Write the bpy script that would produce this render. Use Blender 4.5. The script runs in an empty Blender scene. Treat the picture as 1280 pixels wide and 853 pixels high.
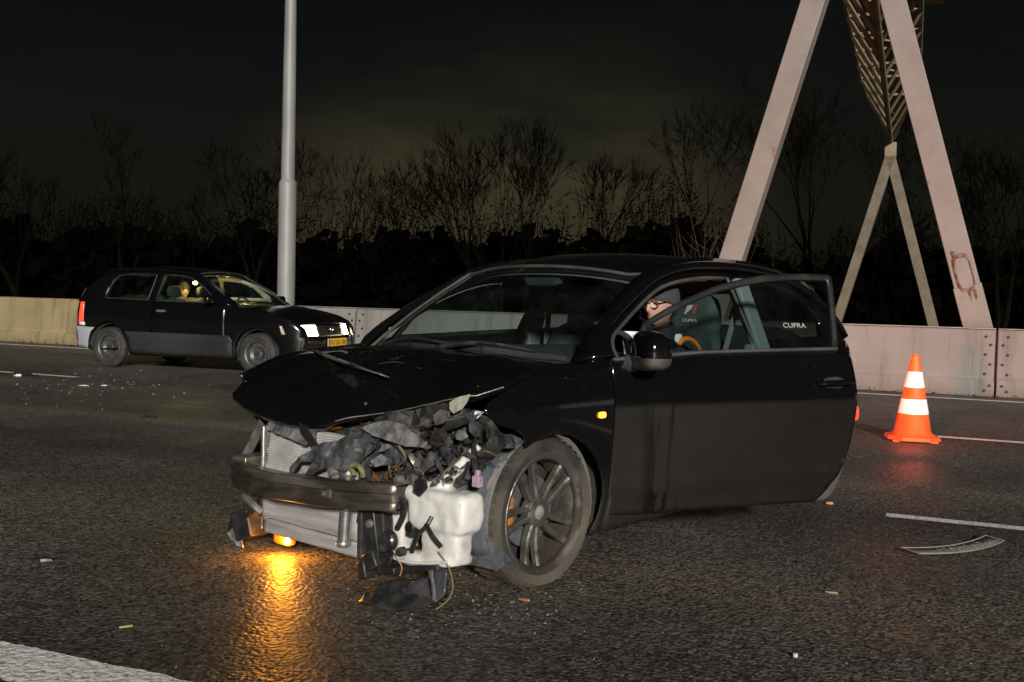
import bpy, bmesh, math, random
from mathutils import Vector, Matrix, noise
from mathutils.geometry import delaunay_2d_cdt
R = math.radians
random.seed(7)
scene = bpy.context.scene
col = scene.collection

# ------------------------------------------------------------------ camera
IW, IH, FPX, CZ, ROLL = 1280., 853., 1290., 1.17, 0.026
PITCH = math.atan((426.5 - 371) / FPX)
ra = math.atan(ROLL)
_f = Vector((0, math.cos(PITCH), -math.sin(PITCH)))
_u0 = Vector((0, math.sin(PITCH), math.cos(PITCH)))
_r0 = Vector((1, 0, 0))
CR = _r0 * math.cos(ra) + _u0 * math.sin(ra)
CU = _u0 * math.cos(ra) - _r0 * math.sin(ra)
CF = _f
CAM = Vector((0, 0, CZ))
cd = bpy.data.cameras.new('camera')
cam = bpy.data.objects.new('camera', cd)
col.objects.link(cam)
mw = Matrix((CR, CU, -CF)).transposed().to_4x4()
mw.translation = CAM
cam.matrix_world = mw
cd.sensor_width = 36
cd.lens = 36 * FPX / IW
cd.clip_start = .05
cd.clip_end = 3000
scene.camera = cam

# ------------------------------------------------------------------ world: night sky with a town's glow low down
SUN_EL, SUN_AZ = R(16), R(-8)       # light comes from low behind the camera
world = bpy.data.worlds.new('World')
scene.world = world
world.use_nodes = True
wn, wl = world.node_tree.nodes, world.node_tree.links
wn.clear()
wout = wn.new('ShaderNodeOutputWorld')
sky = wn.new('ShaderNodeTexSky')
sky.sky_type = 'NISHITA'
sky.sun_disc = False
sky.sun_elevation = SUN_EL
sky.sun_rotation = R(180) + SUN_AZ
bg1 = wn.new('ShaderNodeBackground')
bg1.inputs['Strength'].default_value = .0004
wl.new(sky.outputs[0], bg1.inputs['Color'])
tc = wn.new('ShaderNodeTexCoord')
sep = wn.new('ShaderNodeSeparateXYZ')
wl.new(tc.outputs['Generated'], sep.inputs[0])
ramp = wn.new('ShaderNodeValToRGB')
cr = ramp.color_ramp
cr.elements[0].position = 0.0; cr.elements[0].color = (.0340, .0280, .0140, 1)
cr.elements[1].position = 1.0; cr.elements[1].color = (.0016, .0016, .0014, 1)
for p, c in ((.09, (.0320, .0265, .0135)), (.145, (.0330, .0285, .0140)), (.185, (.0175, .0155, .0080)), (.245, (.0042, .0041, .0027))):
    e = cr.elements.new(p); e.color = (*c, 1)
mp = wn.new('ShaderNodeMapping')
mp.inputs['Scale'].default_value = (1, 1, 3.2)
wl.new(tc.outputs['Generated'], mp.inputs[0])
cn = wn.new('ShaderNodeTexNoise')
cn.inputs['Scale'].default_value = 3.1
cn.inputs['Detail'].default_value = 4
cn.inputs['Roughness'].default_value = .5
wl.new(mp.outputs[0], cn.inputs['Vector'])
add = wn.new('ShaderNodeMath'); add.operation = 'MULTIPLY_ADD'
add.inputs[1].default_value = .30; add.inputs[2].default_value = -.15
wl.new(cn.outputs[0], add.inputs[0])
sm = wn.new('ShaderNodeMath'); sm.operation = 'ADD'; sm.use_clamp = True
wl.new(sep.outputs['Z'], sm.inputs[0]); wl.new(add.outputs[0], sm.inputs[1])
wl.new(sm.outputs[0], ramp.inputs[0])
bg2 = wn.new('ShaderNodeBackground')
bg2.inputs['Strength'].default_value = 1.0
# the glow stands over the town straight ahead and fades round the horizon
dt = wn.new('ShaderNodeVectorMath'); dt.operation = 'DOT_PRODUCT'; dt.inputs[1].default_value = (-.01, 1, 0)
wl.new(tc.outputs['Generated'], dt.inputs[0])
gm = wn.new('ShaderNodeMapRange'); gm.interpolation_type = 'SMOOTHSTEP'; gm.inputs[1].default_value = .955; gm.inputs[2].default_value = .999; gm.inputs[3].default_value = .07; gm.inputs[4].default_value = 1.0
wl.new(dt.outputs['Value'], gm.inputs[0])
gl = wn.new('ShaderNodeMix'); gl.data_type = 'RGBA'
gl.inputs[6].default_value = (.0026, .0025, .0020, 1)
wl.new(gm.outputs[0], gl.inputs[0]); wl.new(ramp.outputs[0], gl.inputs[7])
wl.new(gl.outputs[2], bg2.inputs['Color'])
ash = wn.new('ShaderNodeAddShader')
wl.new(bg1.outputs[0], ash.inputs[0]); wl.new(bg2.outputs[0], ash.inputs[1])
wl.new(ash.outputs[0], wout.inputs['Surface'])

# ------------------------------------------------------------------ the one broad light over the scene
sl = bpy.data.lights.new('sun', 'SUN')
sl.energy = 3.6
sl.angle = R(4)
sl.color = (1, .95, .88)
sun = bpy.data.objects.new('sun', sl)
col.objects.link(sun)
_dir = Vector((math.sin(SUN_AZ) * math.cos(SUN_EL), math.cos(SUN_AZ) * math.cos(SUN_EL), -math.sin(SUN_EL)))
sun.rotation_euler = _dir.to_track_quat('-Z', 'Y').to_euler()

vs = scene.view_settings
vs.view_transform = 'Standard'
vs.look = 'None'
vs.exposure = 0.2
vs.gamma = 1.0
vs.use_curve_mapping = False
try:
    scene.cycles.max_bounces = 8
    scene.cycles.transparent_max_bounces = 16
    scene.cycles.sample_clamp_indirect = 4
    scene.cycles.use_denoising = True
except Exception:
    pass

# ------------------------------------------------------------------ measuring helpers
def ray(x, y):
    return CF + CR * ((x - 640) / FPX) - CU * ((y - 426.5) / FPX)
def gnd(x, y, z=0.):
    v = ray(x, y); return CAM + v * ((z - CZ) / v.z)
def onplane(x, y, n, k):
    v = ray(x, y); return CAM + v * ((k - CAM.dot(n)) / v.dot(n))

# ------------------------------------------------------------------ mesh helpers
class MB:
    def __init__(s): s.v = []; s.f = []
    def add(s, vs, fs):
        b = len(s.v); s.v += [tuple(v) for v in vs]; s.f += [tuple(i + b for i in f) for f in fs]; return s
    def box(s, c, d, rot=None, taper=1.0):
        x, y, z = d[0] / 2, d[1] / 2, d[2] / 2
        p = [Vector((sx * x * (taper if sz > 0 else 1), sy * y * (taper if sz > 0 else 1), sz * z)) for sz in (-1, 1) for sy in (-1, 1) for sx in (-1, 1)]
        if rot is not None: p = [rot @ q for q in p]
        c = Vector(c)
        return s.add([q + c for q in p], [(0, 2, 3, 1), (4, 5, 7, 6), (0, 1, 5, 4), (2, 6, 7, 3), (0, 4, 6, 2), (1, 3, 7, 5)])
    def beam(s, a, b, w, h, up=(0, 0, 1)):
        a, b = Vector(a), Vector(b); d = (b - a).normalized(); u = Vector(up)
        x = d.cross(u)
        if x.length < 1e-4: x = Vector((1, 0, 0))
        x.normalize(); y = x.cross(d)
        p = [q + x * (sx * w / 2) + y * (sy * h / 2) for q in (a, b) for sx, sy in ((-1, -1), (1, -1), (1, 1), (-1, 1))]
        return s.add(p, [(3, 2, 1, 0), (4, 5, 6, 7), (0, 1, 5, 4), (1, 2, 6, 5), (2, 3, 7, 6), (3, 0, 4, 7)])
    def tube(s, path, r, n=8, cap=True):
        path = [Vector(p) for p in path]; k = len(path)
        rs = list(r) if isinstance(r, (list, tuple)) else [r] * k
        ref = None; vs = []
        for i, p in enumerate(path):
            d = (path[min(i + 1, k - 1)] - path[max(i - 1, 0)])
            d = d.normalized() if d.length > 1e-9 else Vector((0, 0, 1))
            if ref is None:
                ref = d.orthogonal().normalized()
            ref = (ref - d * ref.dot(d))
            ref = ref.normalized() if ref.length > 1e-6 else d.orthogonal().normalized()
            b = d.cross(ref)
            for j in range(n):
                a = 2 * math.pi * j / n
                vs.append(p + ref * (math.cos(a) * rs[i]) + b * (math.sin(a) * rs[i]))
        fs = [(i * n + j, i * n + (j + 1) % n, (i + 1) * n + (j + 1) % n, (i + 1) * n + j) for i in range(k - 1) for j in range(n)]
        if cap:
            fs.append(tuple(range(n - 1, -1, -1))); fs.append(tuple(range((k - 1) * n, k * n)))
        return s.add(vs, fs)
    def lathe(s, prof, n=32, o=(0, 0, 0), axis='z', closed=False):
        o = Vector(o); vs = []
        for r, h in prof:
            for j in range(n):
                a = 2 * math.pi * j / n; c, q = math.cos(a) * r, math.sin(a) * r
                vs.append(o + (Vector((c, q, h)) if axis == 'z' else Vector((q, h, c)) if axis == 'y' else Vector((h, c, q))))
        k = len(prof); m = k if closed else k - 1
        fs = [(i * n + j, i * n + (j + 1) % n, ((i + 1) % k) * n + (j + 1) % n, ((i + 1) % k) * n + j) for i in range(m) for j in range(n)]
        return s.add(vs, fs)
    def grid(s, rows, flip=False):
        m, n = len(rows), len(rows[0])
        fs = [(i * n + j, i * n + j + 1, (i + 1) * n + j + 1, (i + 1) * n + j) for i in range(m - 1) for j in range(n - 1)]
        if flip: fs = [f[::-1] for f in fs]
        return s.add([p for r in rows for p in r], fs)
    def prism(s, poly, a, b):        # poly: 2-D list, a/b: functions 2-D -> 3-D for both caps
        n = len(poly)
        vs = [a(*p) for p in poly] + [b(*p) for p in poly]
        fs = [tuple(range(n - 1, -1, -1)), tuple(range(n, 2 * n))] + [(i, (i + 1) % n, n + (i + 1) % n, n + i) for i in range(n)]
        return s.add(vs, fs)
    def build(s, name, mat, parent=None, smooth=True, bevel=0, solid=0, sub=0, ang=38, off=-1, fix=False, loc=None, rot=None):
        me = bpy.data.meshes.new(name)
        me.from_pydata([tuple(v) for v in s.v], [], s.f)
        if fix:
            bm = bmesh.new(); bm.from_mesh(me); bmesh.ops.recalc_face_normals(bm, faces=bm.faces); bm.to_mesh(me); bm.free()
        me.update()
        o = bpy.data.objects.new(name, me)
        col.objects.link(o)
        if mat: me.materials.append(mat)
        if smooth:
            me.polygons.foreach_set('use_smooth', [True] * len(me.polygons))
            me.set_sharp_from_angle(angle=R(ang))
        if solid:
            m = o.modifiers.new('s', 'SOLIDIFY'); m.thickness = solid; m.offset = off
        if bevel:
            m = o.modifiers.new('b', 'BEVEL'); m.width = bevel; m.segments = 2; m.limit_method = 'ANGLE'; m.angle_limit = R(35)
        if sub:
            m = o.modifiers.new('u', 'SUBSURF'); m.levels = m.render_levels = sub
        if parent: o.parent = parent
        if loc is not None: o.location = loc
        if rot is not None: o.rotation_euler = rot
        return o

def tag(o, label=None, cat=None, group=None, kind=None):
    if label: o['label'] = label
    if cat: o['category'] = cat
    if group: o['group'] = group
    if kind: o['kind'] = kind
    return o
def empty(name, loc, rz=0):
    o = bpy.data.objects.new(name, None); col.objects.link(o)
    o.location = loc; o.rotation_euler = (0, 0, rz); o.empty_display_size = .2
    return o
def copy_tree(o, parent=None):
    c = o.copy(); col.objects.link(c); c.parent = parent
    for ch in o.children: copy_tree(ch, c)
    return c
def spl(pts, k=6, close=False):
    P = [Vector(p) for p in pts]; n = len(P); out = []
    rng = n if close else n - 1
    for i in range(rng):
        if close: p0, p1, p2, p3 = P[(i - 1) % n], P[i], P[(i + 1) % n], P[(i + 2) % n]
        else: p0, p1, p2, p3 = P[max(i - 1, 0)], P[i], P[i + 1], P[min(i + 2, n - 1)]
        for j in range(k):
            t = j / k
            out.append(.5 * ((2 * p1) + (p2 - p0) * t + (2 * p0 - 5 * p1 + 4 * p2 - p3) * t * t + (3 * p1 - p0 - 3 * p2 + p3) * t ** 3))
    if not close: out.append(P[-1])
    return out
def lerp_tab(tab, x):
    if x <= tab[0][0]: return tab[0][1]
    for (a, b), (c, d) in zip(tab, tab[1:]):
        if x <= c:
            t = (x - a) / (c - a); return b + (d - b) * t
    return tab[-1][1]
def smooth_tab(tab, x):
    xs = [t[0] for t in tab]
    if x <= xs[0]: return tab[0][1]
    if x >= xs[-1]: return tab[-1][1]
    for i in range(len(tab) - 1):
        if x <= xs[i + 1]:
            x0, y0 = tab[i]; x1, y1 = tab[i + 1]; h = x1 - x0; t = (x - x0) / h
            m0 = (y1 - tab[i - 1][1]) / (x1 - tab[i - 1][0]) if i else (y1 - y0) / h
            m1 = (tab[i + 2][1] - y0) / (tab[i + 2][0] - x0) if i + 2 < len(tab) else (y1 - y0) / h
            return (2*t**3-3*t*t+1)*y0 + (t**3-2*t*t+t)*h*m0 + (-2*t**3+3*t*t)*y1 + (t**3-t*t)*h*m1
def inpoly(p, poly):
    x, y = p; c = False; n = len(poly); j = n - 1
    for i in range(n):
        xi, yi = poly[i]; xj, yj = poly[j]
        if (yi > y) != (yj > y) and x < (xj - xi) * (y - yi) / (yj - yi) + xi: c = not c
        j = i
    return c
def resamp(poly, res):
    out = []
    n = len(poly)
    for i in range(n):
        a = Vector(poly[i]); b = Vector(poly[(i + 1) % n]); k = max(1, int((b - a).length / res + .5))
        for j in range(k): out.append(tuple(a.lerp(b, j / k)))
    return out
def sheet(outline, fn, holes=(), res=.05, flipcheck=None):
    """flat outline (2-D) filled with a mesh and mapped into space by fn(a, b)"""
    loops = [resamp([tuple(p)[:2] for p in l], res) for l in [outline] + list(holes)]
    vs = []; es = []
    for l in loops:
        b = len(vs); vs += [Vector(p) for p in l]; es += [(b + i, b + (i + 1) % len(l)) for i in range(len(l))]
    nb = len(vs)
    xs = [p[0] for p in loops[0]]; ys = [p[1] for p in loops[0]]
    def inside(p):
        return inpoly(p, loops[0]) and not any(inpoly(p, h) for h in loops[1:])
    x = min(xs) + res * .5
    row = 0
    bpts = vs[:nb]
    while x < max(xs):
        y = min(ys) + res * .5 + (res * .25 if row % 2 else 0)
        while y < max(ys):
            if inside((x, y)) and all((q[0] - x) ** 2 + (q[1] - y) ** 2 > (res * .45) ** 2 for q in bpts): vs.append(Vector((x, y)))
            y += res
        x += res; row += 1
    V, Ee, Ff, *_ = delaunay_2d_cdt(vs, es, [], 0, 1e-6)
    Ff = [f for f in Ff if inside((sum(V[i][0] for i in f) / len(f), sum(V[i][1] for i in f) / len(f)))]
    P = [Vector(fn(v[0], v[1])) for v in V]
    if flipcheck is not None and Ff:
        nrm = Vector()
        for f in Ff:
            a, b, c = P[f[0]], P[f[1]], P[f[2]]; nrm += (b - a).cross(c - a)
        if nrm.dot(Vector(flipcheck)) < 0: Ff = [f[::-1] for f in Ff]
    m = MB(); m.add(P, [tuple(f) for f in Ff])
    return m
def text_mesh(body, size, extrude=.0006):
    cu = bpy.data.curves.new('t', 'FONT'); cu.body = body; cu.size = size; cu.extrude = extrude
    cu.align_x = 'CENTER'; cu.align_y = 'CENTER'
    to = bpy.data.objects.new('t', cu); col.objects.link(to)
    bpy.context.view_layer.update()
    me = bpy.data.meshes.new_from_object(to.evaluated_get(bpy.context.evaluated_depsgraph_get()))
    bpy.data.objects.remove(to)
    m = MB(); m.add([v.co for v in me.vertices], [tuple(p.vertices) for p in me.polygons])
    return m
def xf(m, mat):
    m.v = [tuple(mat @ Vector(v)) for v in m.v]; return m

# ------------------------------------------------------------------ materials
def nodes(name):
    m = bpy.data.materials.new(name); m.use_nodes = True
    return m, m.node_tree.nodes, m.node_tree.links, m.node_tree.nodes['Principled BSDF']
def noise_fac(n, l, scale, lo, hi, detail=5, rough=.55, vec=None, coord='Object', stretch=None):
    if vec is None:
        t = n.new('ShaderNodeTexCoord'); vec = t.outputs[coord]
    if stretch:
        mpp = n.new('ShaderNodeMapping'); mpp.inputs['Scale'].default_value = stretch
        l.new(vec, mpp.inputs[0]); vec = mpp.outputs[0]
    t = n.new('ShaderNodeTexNoise'); t.inputs['Scale'].default_value = scale; t.inputs['Detail'].default_value = detail; t.inputs['Roughness'].default_value = rough
    l.new(vec, t.inputs['Vector'])
    r = n.new('ShaderNodeMapRange'); r.inputs[1].default_value = lo; r.inputs[2].default_value = hi
    l.new(t.outputs[0], r.inputs[0])
    return r.outputs[0]
def mixc(n, l, fac, a, b, blend='MIX'):
    m = n.new('ShaderNodeMix'); m.data_type = 'RGBA'; m.blend_type = blend
    for s, v in ((m.inputs[0], fac), (m.inputs[6], a), (m.inputs[7], b)):
        if isinstance(v, (int, float)): s.default_value = v
        elif isinstance(v, tuple): s.default_value = (*v, 1) if len(v) == 3 else v
        else: l.new(v, s)
    return m.outputs[2]
def mathn(n, l, op, a, b=None, c=None, clamp=False):
    m = n.new('ShaderNodeMath'); m.operation = op; m.use_clamp = clamp
    for s, v in zip(m.inputs, (a, b, c)):
        if v is None: continue
        if isinstance(v, (int, float)): s.default_value = v
        else: l.new(v, s)
    return m.outputs[0]
MATS = {}
def mat(name, c, rough=.5, metal=0, c2=None, vs=6, lo=.4, hi=.65, rough2=None, bump=0, bs=60, coat=0, emit=0, ecol=None, spec=.5, stretch=None, sheen=0):
    if name in MATS: return MATS[name]
    m, n, l, p = nodes(name)
    p.inputs['Base Color'].default_value = (*c, 1)
    p.inputs['Roughness'].default_value = rough
    p.inputs['Metallic'].default_value = metal
    p.inputs['Specular IOR Level'].default_value = spec
    p.inputs['Coat Weight'].default_value = coat
    p.inputs['Coat Roughness'].default_value = .08
    if c2:
        f = noise_fac(n, l, vs, lo, hi, stretch=stretch)
        l.new(mixc(n, l, f, c, c2), p.inputs['Base Color'])
        if rough2 is not None:
            r = n.new('ShaderNodeMapRange'); r.inputs[3].default_value = rough; r.inputs[4].default_value = rough2
            l.new(f, r.inputs[0]); l.new(r.outputs[0], p.inputs['Roughness'])
    if bump:
        f = noise_fac(n, l, bs, 0, 1, detail=6, stretch=stretch)
        b = n.new('ShaderNodeBump'); b.inputs['Strength'].default_value = min(1, bump); b.inputs['Distance'].default_value = .01 if bump <= 1 else .01 * bump
        l.new(f, b.inputs['Height']); l.new(b.outputs[0], p.inputs['Normal'])
    if emit:
        p.inputs['Emission Color'].default_value = (*(ecol or c), 1); p.inputs['Emission Strength'].default_value = emit
    MATS[name] = m
    return m
def glass(name, tint, gl=.06, dirt=.0, rough=.03):
    m, n, l, p = nodes(name); n.remove(p)
    out = n['Material Output']
    tr = n.new('ShaderNodeBsdfTransparent'); tr.inputs[0].default_value = (*tint, 1)
    gs = n.new('ShaderNodeBsdfGlossy'); gs.inputs['Roughness'].default_value = rough; gs.inputs[0].default_value = (.9, .95, .95, 1)
    lw = n.new('ShaderNodeLayerWeight'); fr = mathn(n, l, 'MULTIPLY_ADD', mathn(n, l, 'POWER', lw.outputs['Facing'], 5.0), .9, .05)
    mx = n.new('ShaderNodeMixShader'); l.new(fr, mx.inputs[0]); l.new(tr.outputs[0], mx.inputs[1]); l.new(gs.outputs[0], mx.inputs[2])
    df = n.new('ShaderNodeBsdfDiffuse'); df.inputs[0].default_value = (.16, .17, .16, 1)
    f = noise_fac(n, l, 7, .35, .75)
    ff = mathn(n, l, 'MULTIPLY', f, dirt)
    m2 = n.new('ShaderNodeMixShader'); l.new(ff, m2.inputs[0]); l.new(mx.outputs[0], m2.inputs[1]); l.new(df.outputs[0], m2.inputs[2])
    l.new(m2.outputs[0], out.inputs['Surface'])
    return m
def paint(name, c=(.0035, .0035, .004), dust=(.095, .086, .076), zdust=None, amount=.0, base=.02, soft=.03, specks=.0, drips=False, rough=.10):
    """black car paint; dirt lies on it in patches, more of it below the body crease"""
    m, n, l, p = nodes(name)
    tcn = n.new('ShaderNodeTexCoord'); ob = tcn.outputs['Object']
    f = noise_fac(n, l, 3.0, .3, .75, vec=ob, detail=8, rough=.65)
    f2 = noise_fac(n, l, 46, .35, .7, vec=ob, detail=3)
    f = mathn(n, l, 'MULTIPLY', f, f2)
    f = mathn(n, l, 'MULTIPLY', f, base * 2)
    if zdust is not None:
        sp = n.new('ShaderNodeSeparateXYZ'); l.new(ob, sp.inputs[0])
        z = mathn(n, l, 'MULTIPLY_ADD', sp.outputs['X'], .012, sp.outputs['Z'])
        r = n.new('ShaderNodeMapRange'); r.inputs[1].default_value = zdust + soft; r.inputs[2].default_value = zdust - soft; l.new(z, r.inputs[0])
        g = noise_fac(n, l, 2.2, .1, .8, vec=ob, detail=7, rough=.6)
        g = mathn(n, l, 'MULTIPLY_ADD', g, .55, .45)
        gg = mathn(n, l, 'MULTIPLY', r.outputs[0], g)
        if drips:
            fx = n.new('ShaderNodeMapRange'); fx.inputs[1].default_value = -1.35; fx.inputs[2].default_value = -.25; fx.inputs[3].default_value = .5; l.new(sp.outputs['X'], fx.inputs[0])
            gg = mathn(n, l, 'MULTIPLY', gg, fx.outputs[0])
        if drips:
            d = noise_fac(n, l, 11, .50, .58, vec=ob, detail=2, stretch=(1.2, 1.2, .06))
            lim = n.new('ShaderNodeMapRange'); lim.inputs[1].default_value = -.12; lim.inputs[2].default_value = -.2; l.new(sp.outputs['X'], lim.inputs[0])
            lim2 = n.new('ShaderNodeMapRange'); lim2.inputs[1].default_value = -.36; lim2.inputs[2].default_value = -.28; l.new(sp.outputs['X'], lim2.inputs[0])
            d = mathn(n, l, 'MULTIPLY', d, mathn(n, l, 'MULTIPLY', lim.outputs[0], lim2.outputs[0]))
            gg = mathn(n, l, 'MULTIPLY', gg, mathn(n, l, 'MULTIPLY_ADD', d, -.95, 1))
        f = mathn(n, l, 'ADD', f, mathn(n, l, 'MULTIPLY', gg, amount), clamp=True)
    if specks:
        vv = n.new('ShaderNodeTexVoronoi'); vv.inputs['Scale'].default_value = 14; l.new(ob, vv.inputs['Vector'])
        r2 = n.new('ShaderNodeMapRange'); r2.inputs[1].default_value = .11; r2.inputs[2].default_value = .05; l.new(vv.outputs['Distance'], r2.inputs[0])
        w = noise_fac(n, l, 5, .52, .6, vec=ob)
        f = mathn(n, l, 'ADD', f, mathn(n, l, 'MULTIPLY', mathn(n, l, 'MULTIPLY', r2.outputs[0], w), specks), clamp=True)
    l.new(mixc(n, l, f, c, dust), p.inputs['Base Color'])
    rr = n.new('ShaderNodeMapRange'); rr.inputs[2].default_value = .5; rr.inputs[3].default_value = rough; rr.inputs[4].default_value = .75; l.new(f, rr.inputs[0])
    l.new(rr.outputs[0], p.inputs['Roughness'])
    p.inputs['Specular IOR Level'].default_value = .5
    p.inputs['Coat Weight'].default_value = .6; p.inputs['Coat Roughness'].default_value = .03
    b = n.new('ShaderNodeBump'); b.inputs['Strength'].default_value = .02; b.inputs['Distance'].default_value = .01
    l.new(noise_fac(n, l, 9, 0, 1, vec=ob), b.inputs['Height']); l.new(b.outputs[0], p.inputs['Normal'])
    MATS[name] = m
    return m

# ================================================================== THE SETTING
BL, BR = gnd(0, 427), gnd(1280, 499)
TV = (BR - BL).normalized()                  # along the motorway
NV = Vector((-TV.y, TV.x, 0))                # across it, away from the camera
KB = BR.dot(NV)                              # the barrier's front foot
def rd(t, k, z=0.): return TV * t + NV * k + Vector((0, 0, z))
ROADROT = math.atan2(TV.y, TV.x)

def asphalt():
    m, n, l, p = nodes('asphalt')
    t = n.new('ShaderNodeTexCoord'); ob = t.outputs['Object']
    def vor(scale, feat='F1'):
        v = n.new('ShaderNodeTexVoronoi'); v.inputs['Scale'].default_value = scale; v.feature = feat; l.new(ob, v.inputs['Vector']); return v
    v1, v2 = vor(80), vor(34)
    g = n.new('ShaderNodeRGBToBW'); l.new(v1.outputs['Color'], g.inputs[0])
    stone = n.new('ShaderNodeMapRange'); stone.inputs[1].default_value = .2; stone.inputs[2].default_value = .85; stone.inputs[3].default_value = .30; stone.inputs[4].default_value = 1.95; l.new(g.outputs[0], stone.inputs[0])
    big = noise_fac(n, l, .55, .3, .7, vec=ob, detail=6)
    base = mixc(n, l, big, (.046, .043, .039), (.116, .108, .096))
    sp = n.new('ShaderNodeSeparateXYZ'); l.new(ob, sp.inputs[0])
    wob = noise_fac(n, l, .5, 0, 1, vec=ob, detail=4)
    yy = mathn(n, l, 'MULTIPLY_ADD', wob, .9, sp.outputs['Y'])
    def band(c, w, a):
        d = mathn(n, l, 'ABSOLUTE', mathn(n, l, 'SUBTRACT', yy, c + .45))
        r = n.new('ShaderNodeMapRange'); r.interpolation_type = 'SMOOTHSTEP'; r.inputs[1].default_value = w; r.inputs[2].default_value = 0.0; r.inputs[4].default_value = a; l.new(d, r.inputs[0]); return r.outputs[0]
    mud = None
    for c, w, a in ((4.1, .85, .65), (7.15, .40, .9), (9.1, .9, .6), (12.2, 1.2, .35)):   # mud dragged along the lanes
        q = band(c, w, a); mud = q if mud is None else mathn(n, l, 'MAXIMUM', mud, q)
    trk = mathn(n, l, 'MAXIMUM', band(5.9, .75, .6), band(2.2, .6, .3))                    # darker, worn wheel tracks
    base = mixc(n, l, trk, base, (.034, .033, .030))
    br = noise_fac(n, l, 1.6, .30, .62, vec=ob, detail=8, rough=.68, stretch=(.35, 1, 1))
    mud = mathn(n, l, 'MULTIPLY', mud, br)
    mid_ = noise_fac(n, l, 17, .3, .7, vec=ob, detail=4, rough=.7)
    mr_ = n.new('ShaderNodeMapRange'); mr_.inputs[3].default_value = .62; mr_.inputs[4].default_value = 1.42; l.new(mid_, mr_.inputs[0])
    base = mixc(n, l, 1.0, base, mr_.outputs[0], 'MULTIPLY')
    base = mixc(n, l, mud, base, (.160, .130, .092))
    mul = mixc(n, l, 1.0, base, stone.outputs[0], 'MULTIPLY')
    # pale stones here and there
    pale = n.new('ShaderNodeMapRange'); pale.inputs[1].default_value = .86; pale.inputs[2].default_value = .92; pale.inputs[4].default_value = .75; l.new(g.outputs[0], pale.inputs[0])
    mul = mixc(n, l, pale.outputs[0], mul, (.17, .165, .15))
    l.new(mul, p.inputs['Base Color'])
    wet = noise_fac(n, l, 1.1, .38, .66, vec=ob, detail=5)
    rr = n.new('ShaderNodeMapRange'); rr.inputs[3].default_value = .40; rr.inputs[4].default_value = .70; l.new(wet, rr.inputs[0]); l.new(rr.outputs[0], p.inputs['Roughness'])
    p.inputs['Specular IOR Level'].default_value = .34
    sf = n.new('ShaderNodeTexVoronoi'); sf.feature = 'SMOOTH_F1'; sf.inputs['Scale'].default_value = 62; sf.inputs['Smoothness'].default_value = .55; l.new(ob, sf.inputs['Vector'])
    hgt = mathn(n, l, 'MULTIPLY_ADD', noise_fac(n, l, 130, 0, 1, vec=ob, detail=2), .35, sf.outputs['Distance'])
    hgt = mathn(n, l, 'MULTIPLY_ADD', noise_fac(n, l, 16, 0, 1, vec=ob, detail=3), .35, hgt)
    b = n.new('ShaderNodeBump'); b.inputs['Strength'].default_value = .52; b.inputs['Distance'].default_value = .011; b.invert = True
    l.new(hgt, b.inputs['Height']); l.new(b.outputs[0], p.inputs['Normal'])
    return m
def road_paint():
    m, n, l, p = nodes('road_paint')
    t = n.new('ShaderNodeTexCoord'); ob = t.outputs['Object']
    f = noise_fac(n, l, 42, .36, .46, vec=ob, detail=4, rough=.7)
    g = noise_fac(n, l, 1.3, .35, .7, vec=ob)
    l.new(mixc(n, l, f, (.20, .195, .185), mixc(n, l, g, (.92, .92, .91), (.76, .75, .72))), p.inputs['Base Color'])
    p.inputs['Roughness'].default_value = .7
    b = n.new('ShaderNodeBump'); b.inputs['Strength'].default_value = .9; b.inputs['Distance'].default_value = .01
    l.new(noise_fac(n, l, 40, 0, 1, vec=ob), b.inputs['Height']); l.new(b.outputs[0], p.inputs['Normal'])
    return m
M_asph, M_line = asphalt(), road_paint()
M_soil = mat('verge_soil', (.016, .018, .009), .95, c2=(.034, .03, .018), vs=1.2, bump=1, bs=14)

def plane_rd(name, t0, t1, k0, k1, z, m, thick=0):
    b = MB(); b.add([(t0, k0, z), (t1, k0, z), (t1, k1, z), (t0, k1, z)], [(0, 1, 2, 3)])
    o = b.build(name, m, smooth=False); o.rotation_euler = (0, 0, ROADROT)
    return tag(o, kind='structure')
plane_rd('ground', -900, 900, -600, 1200, -.02, M_soil)
plane_rd('road', -260, 260, -9, KB + .9, 0, M_asph)
plane_rd('far_road', -400, 400, KB + 4.5, KB + 21, -.012, M_asph)

# painted lines: the near one is thick cold plastic with a rough, crumbling edge
def line_strip(t0, t1, k, w, z=.004, rough=0.0, seg=None, name='lane_line'):
    n = max(2, int((t1 - t0) / (seg or 1.0)))
    lo = []; hi = []
    for i in range(n + 1):
        t = t0 + (t1 - t0) * i / n
        a = rough * (noise.noise(Vector((t * 9, k, 0))) + .7 * noise.noise(Vector((t * 31, k, 3))))
        c = rough * (noise.noise(Vector((t * 9, k, 8))) + .7 * noise.noise(Vector((t * 31, k, 12))))
        lo.append((t, k - w / 2 + a, z)); hi.append((t, k + w / 2 + c, z))
    b = MB(); b.grid([lo, hi]); 
    o = b.build(name, M_line, smooth=False); o.rotation_euler = (0, 0, ROADROT)
    return tag(o, kind='structure')
def tk(p): return (p.dot(TV), p.dot(NV))
kS = (tk(gnd(0, 831))[1] + tk(gnd(120, 842))[1]) / 2
line_strip(-40, tk(gnd(246, 858))[0] + 40, kS - .01, .235, rough=.012, seg=.02)
a = tk(gnd(1107, 646)); b_ = tk(gnd(1279, 660))
kD = (a[1] + b_[1]) / 2
line_strip(a[0], a[0] + 3.0, kD, .105, rough=.004, seg=.05)
line_strip(a[0] + 12, a[0] + 15, kD, .105)
kC = (tk(gnd(1168, 547))[1] + tk(gnd(1280, 553))[1]) / 2
line_strip(tk(gnd(1168, 547))[0], tk(gnd(1168, 547))[0] + 4, kC, .12, rough=.004, seg=.1)
pl_ = tk(gnd(97, 472))
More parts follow.
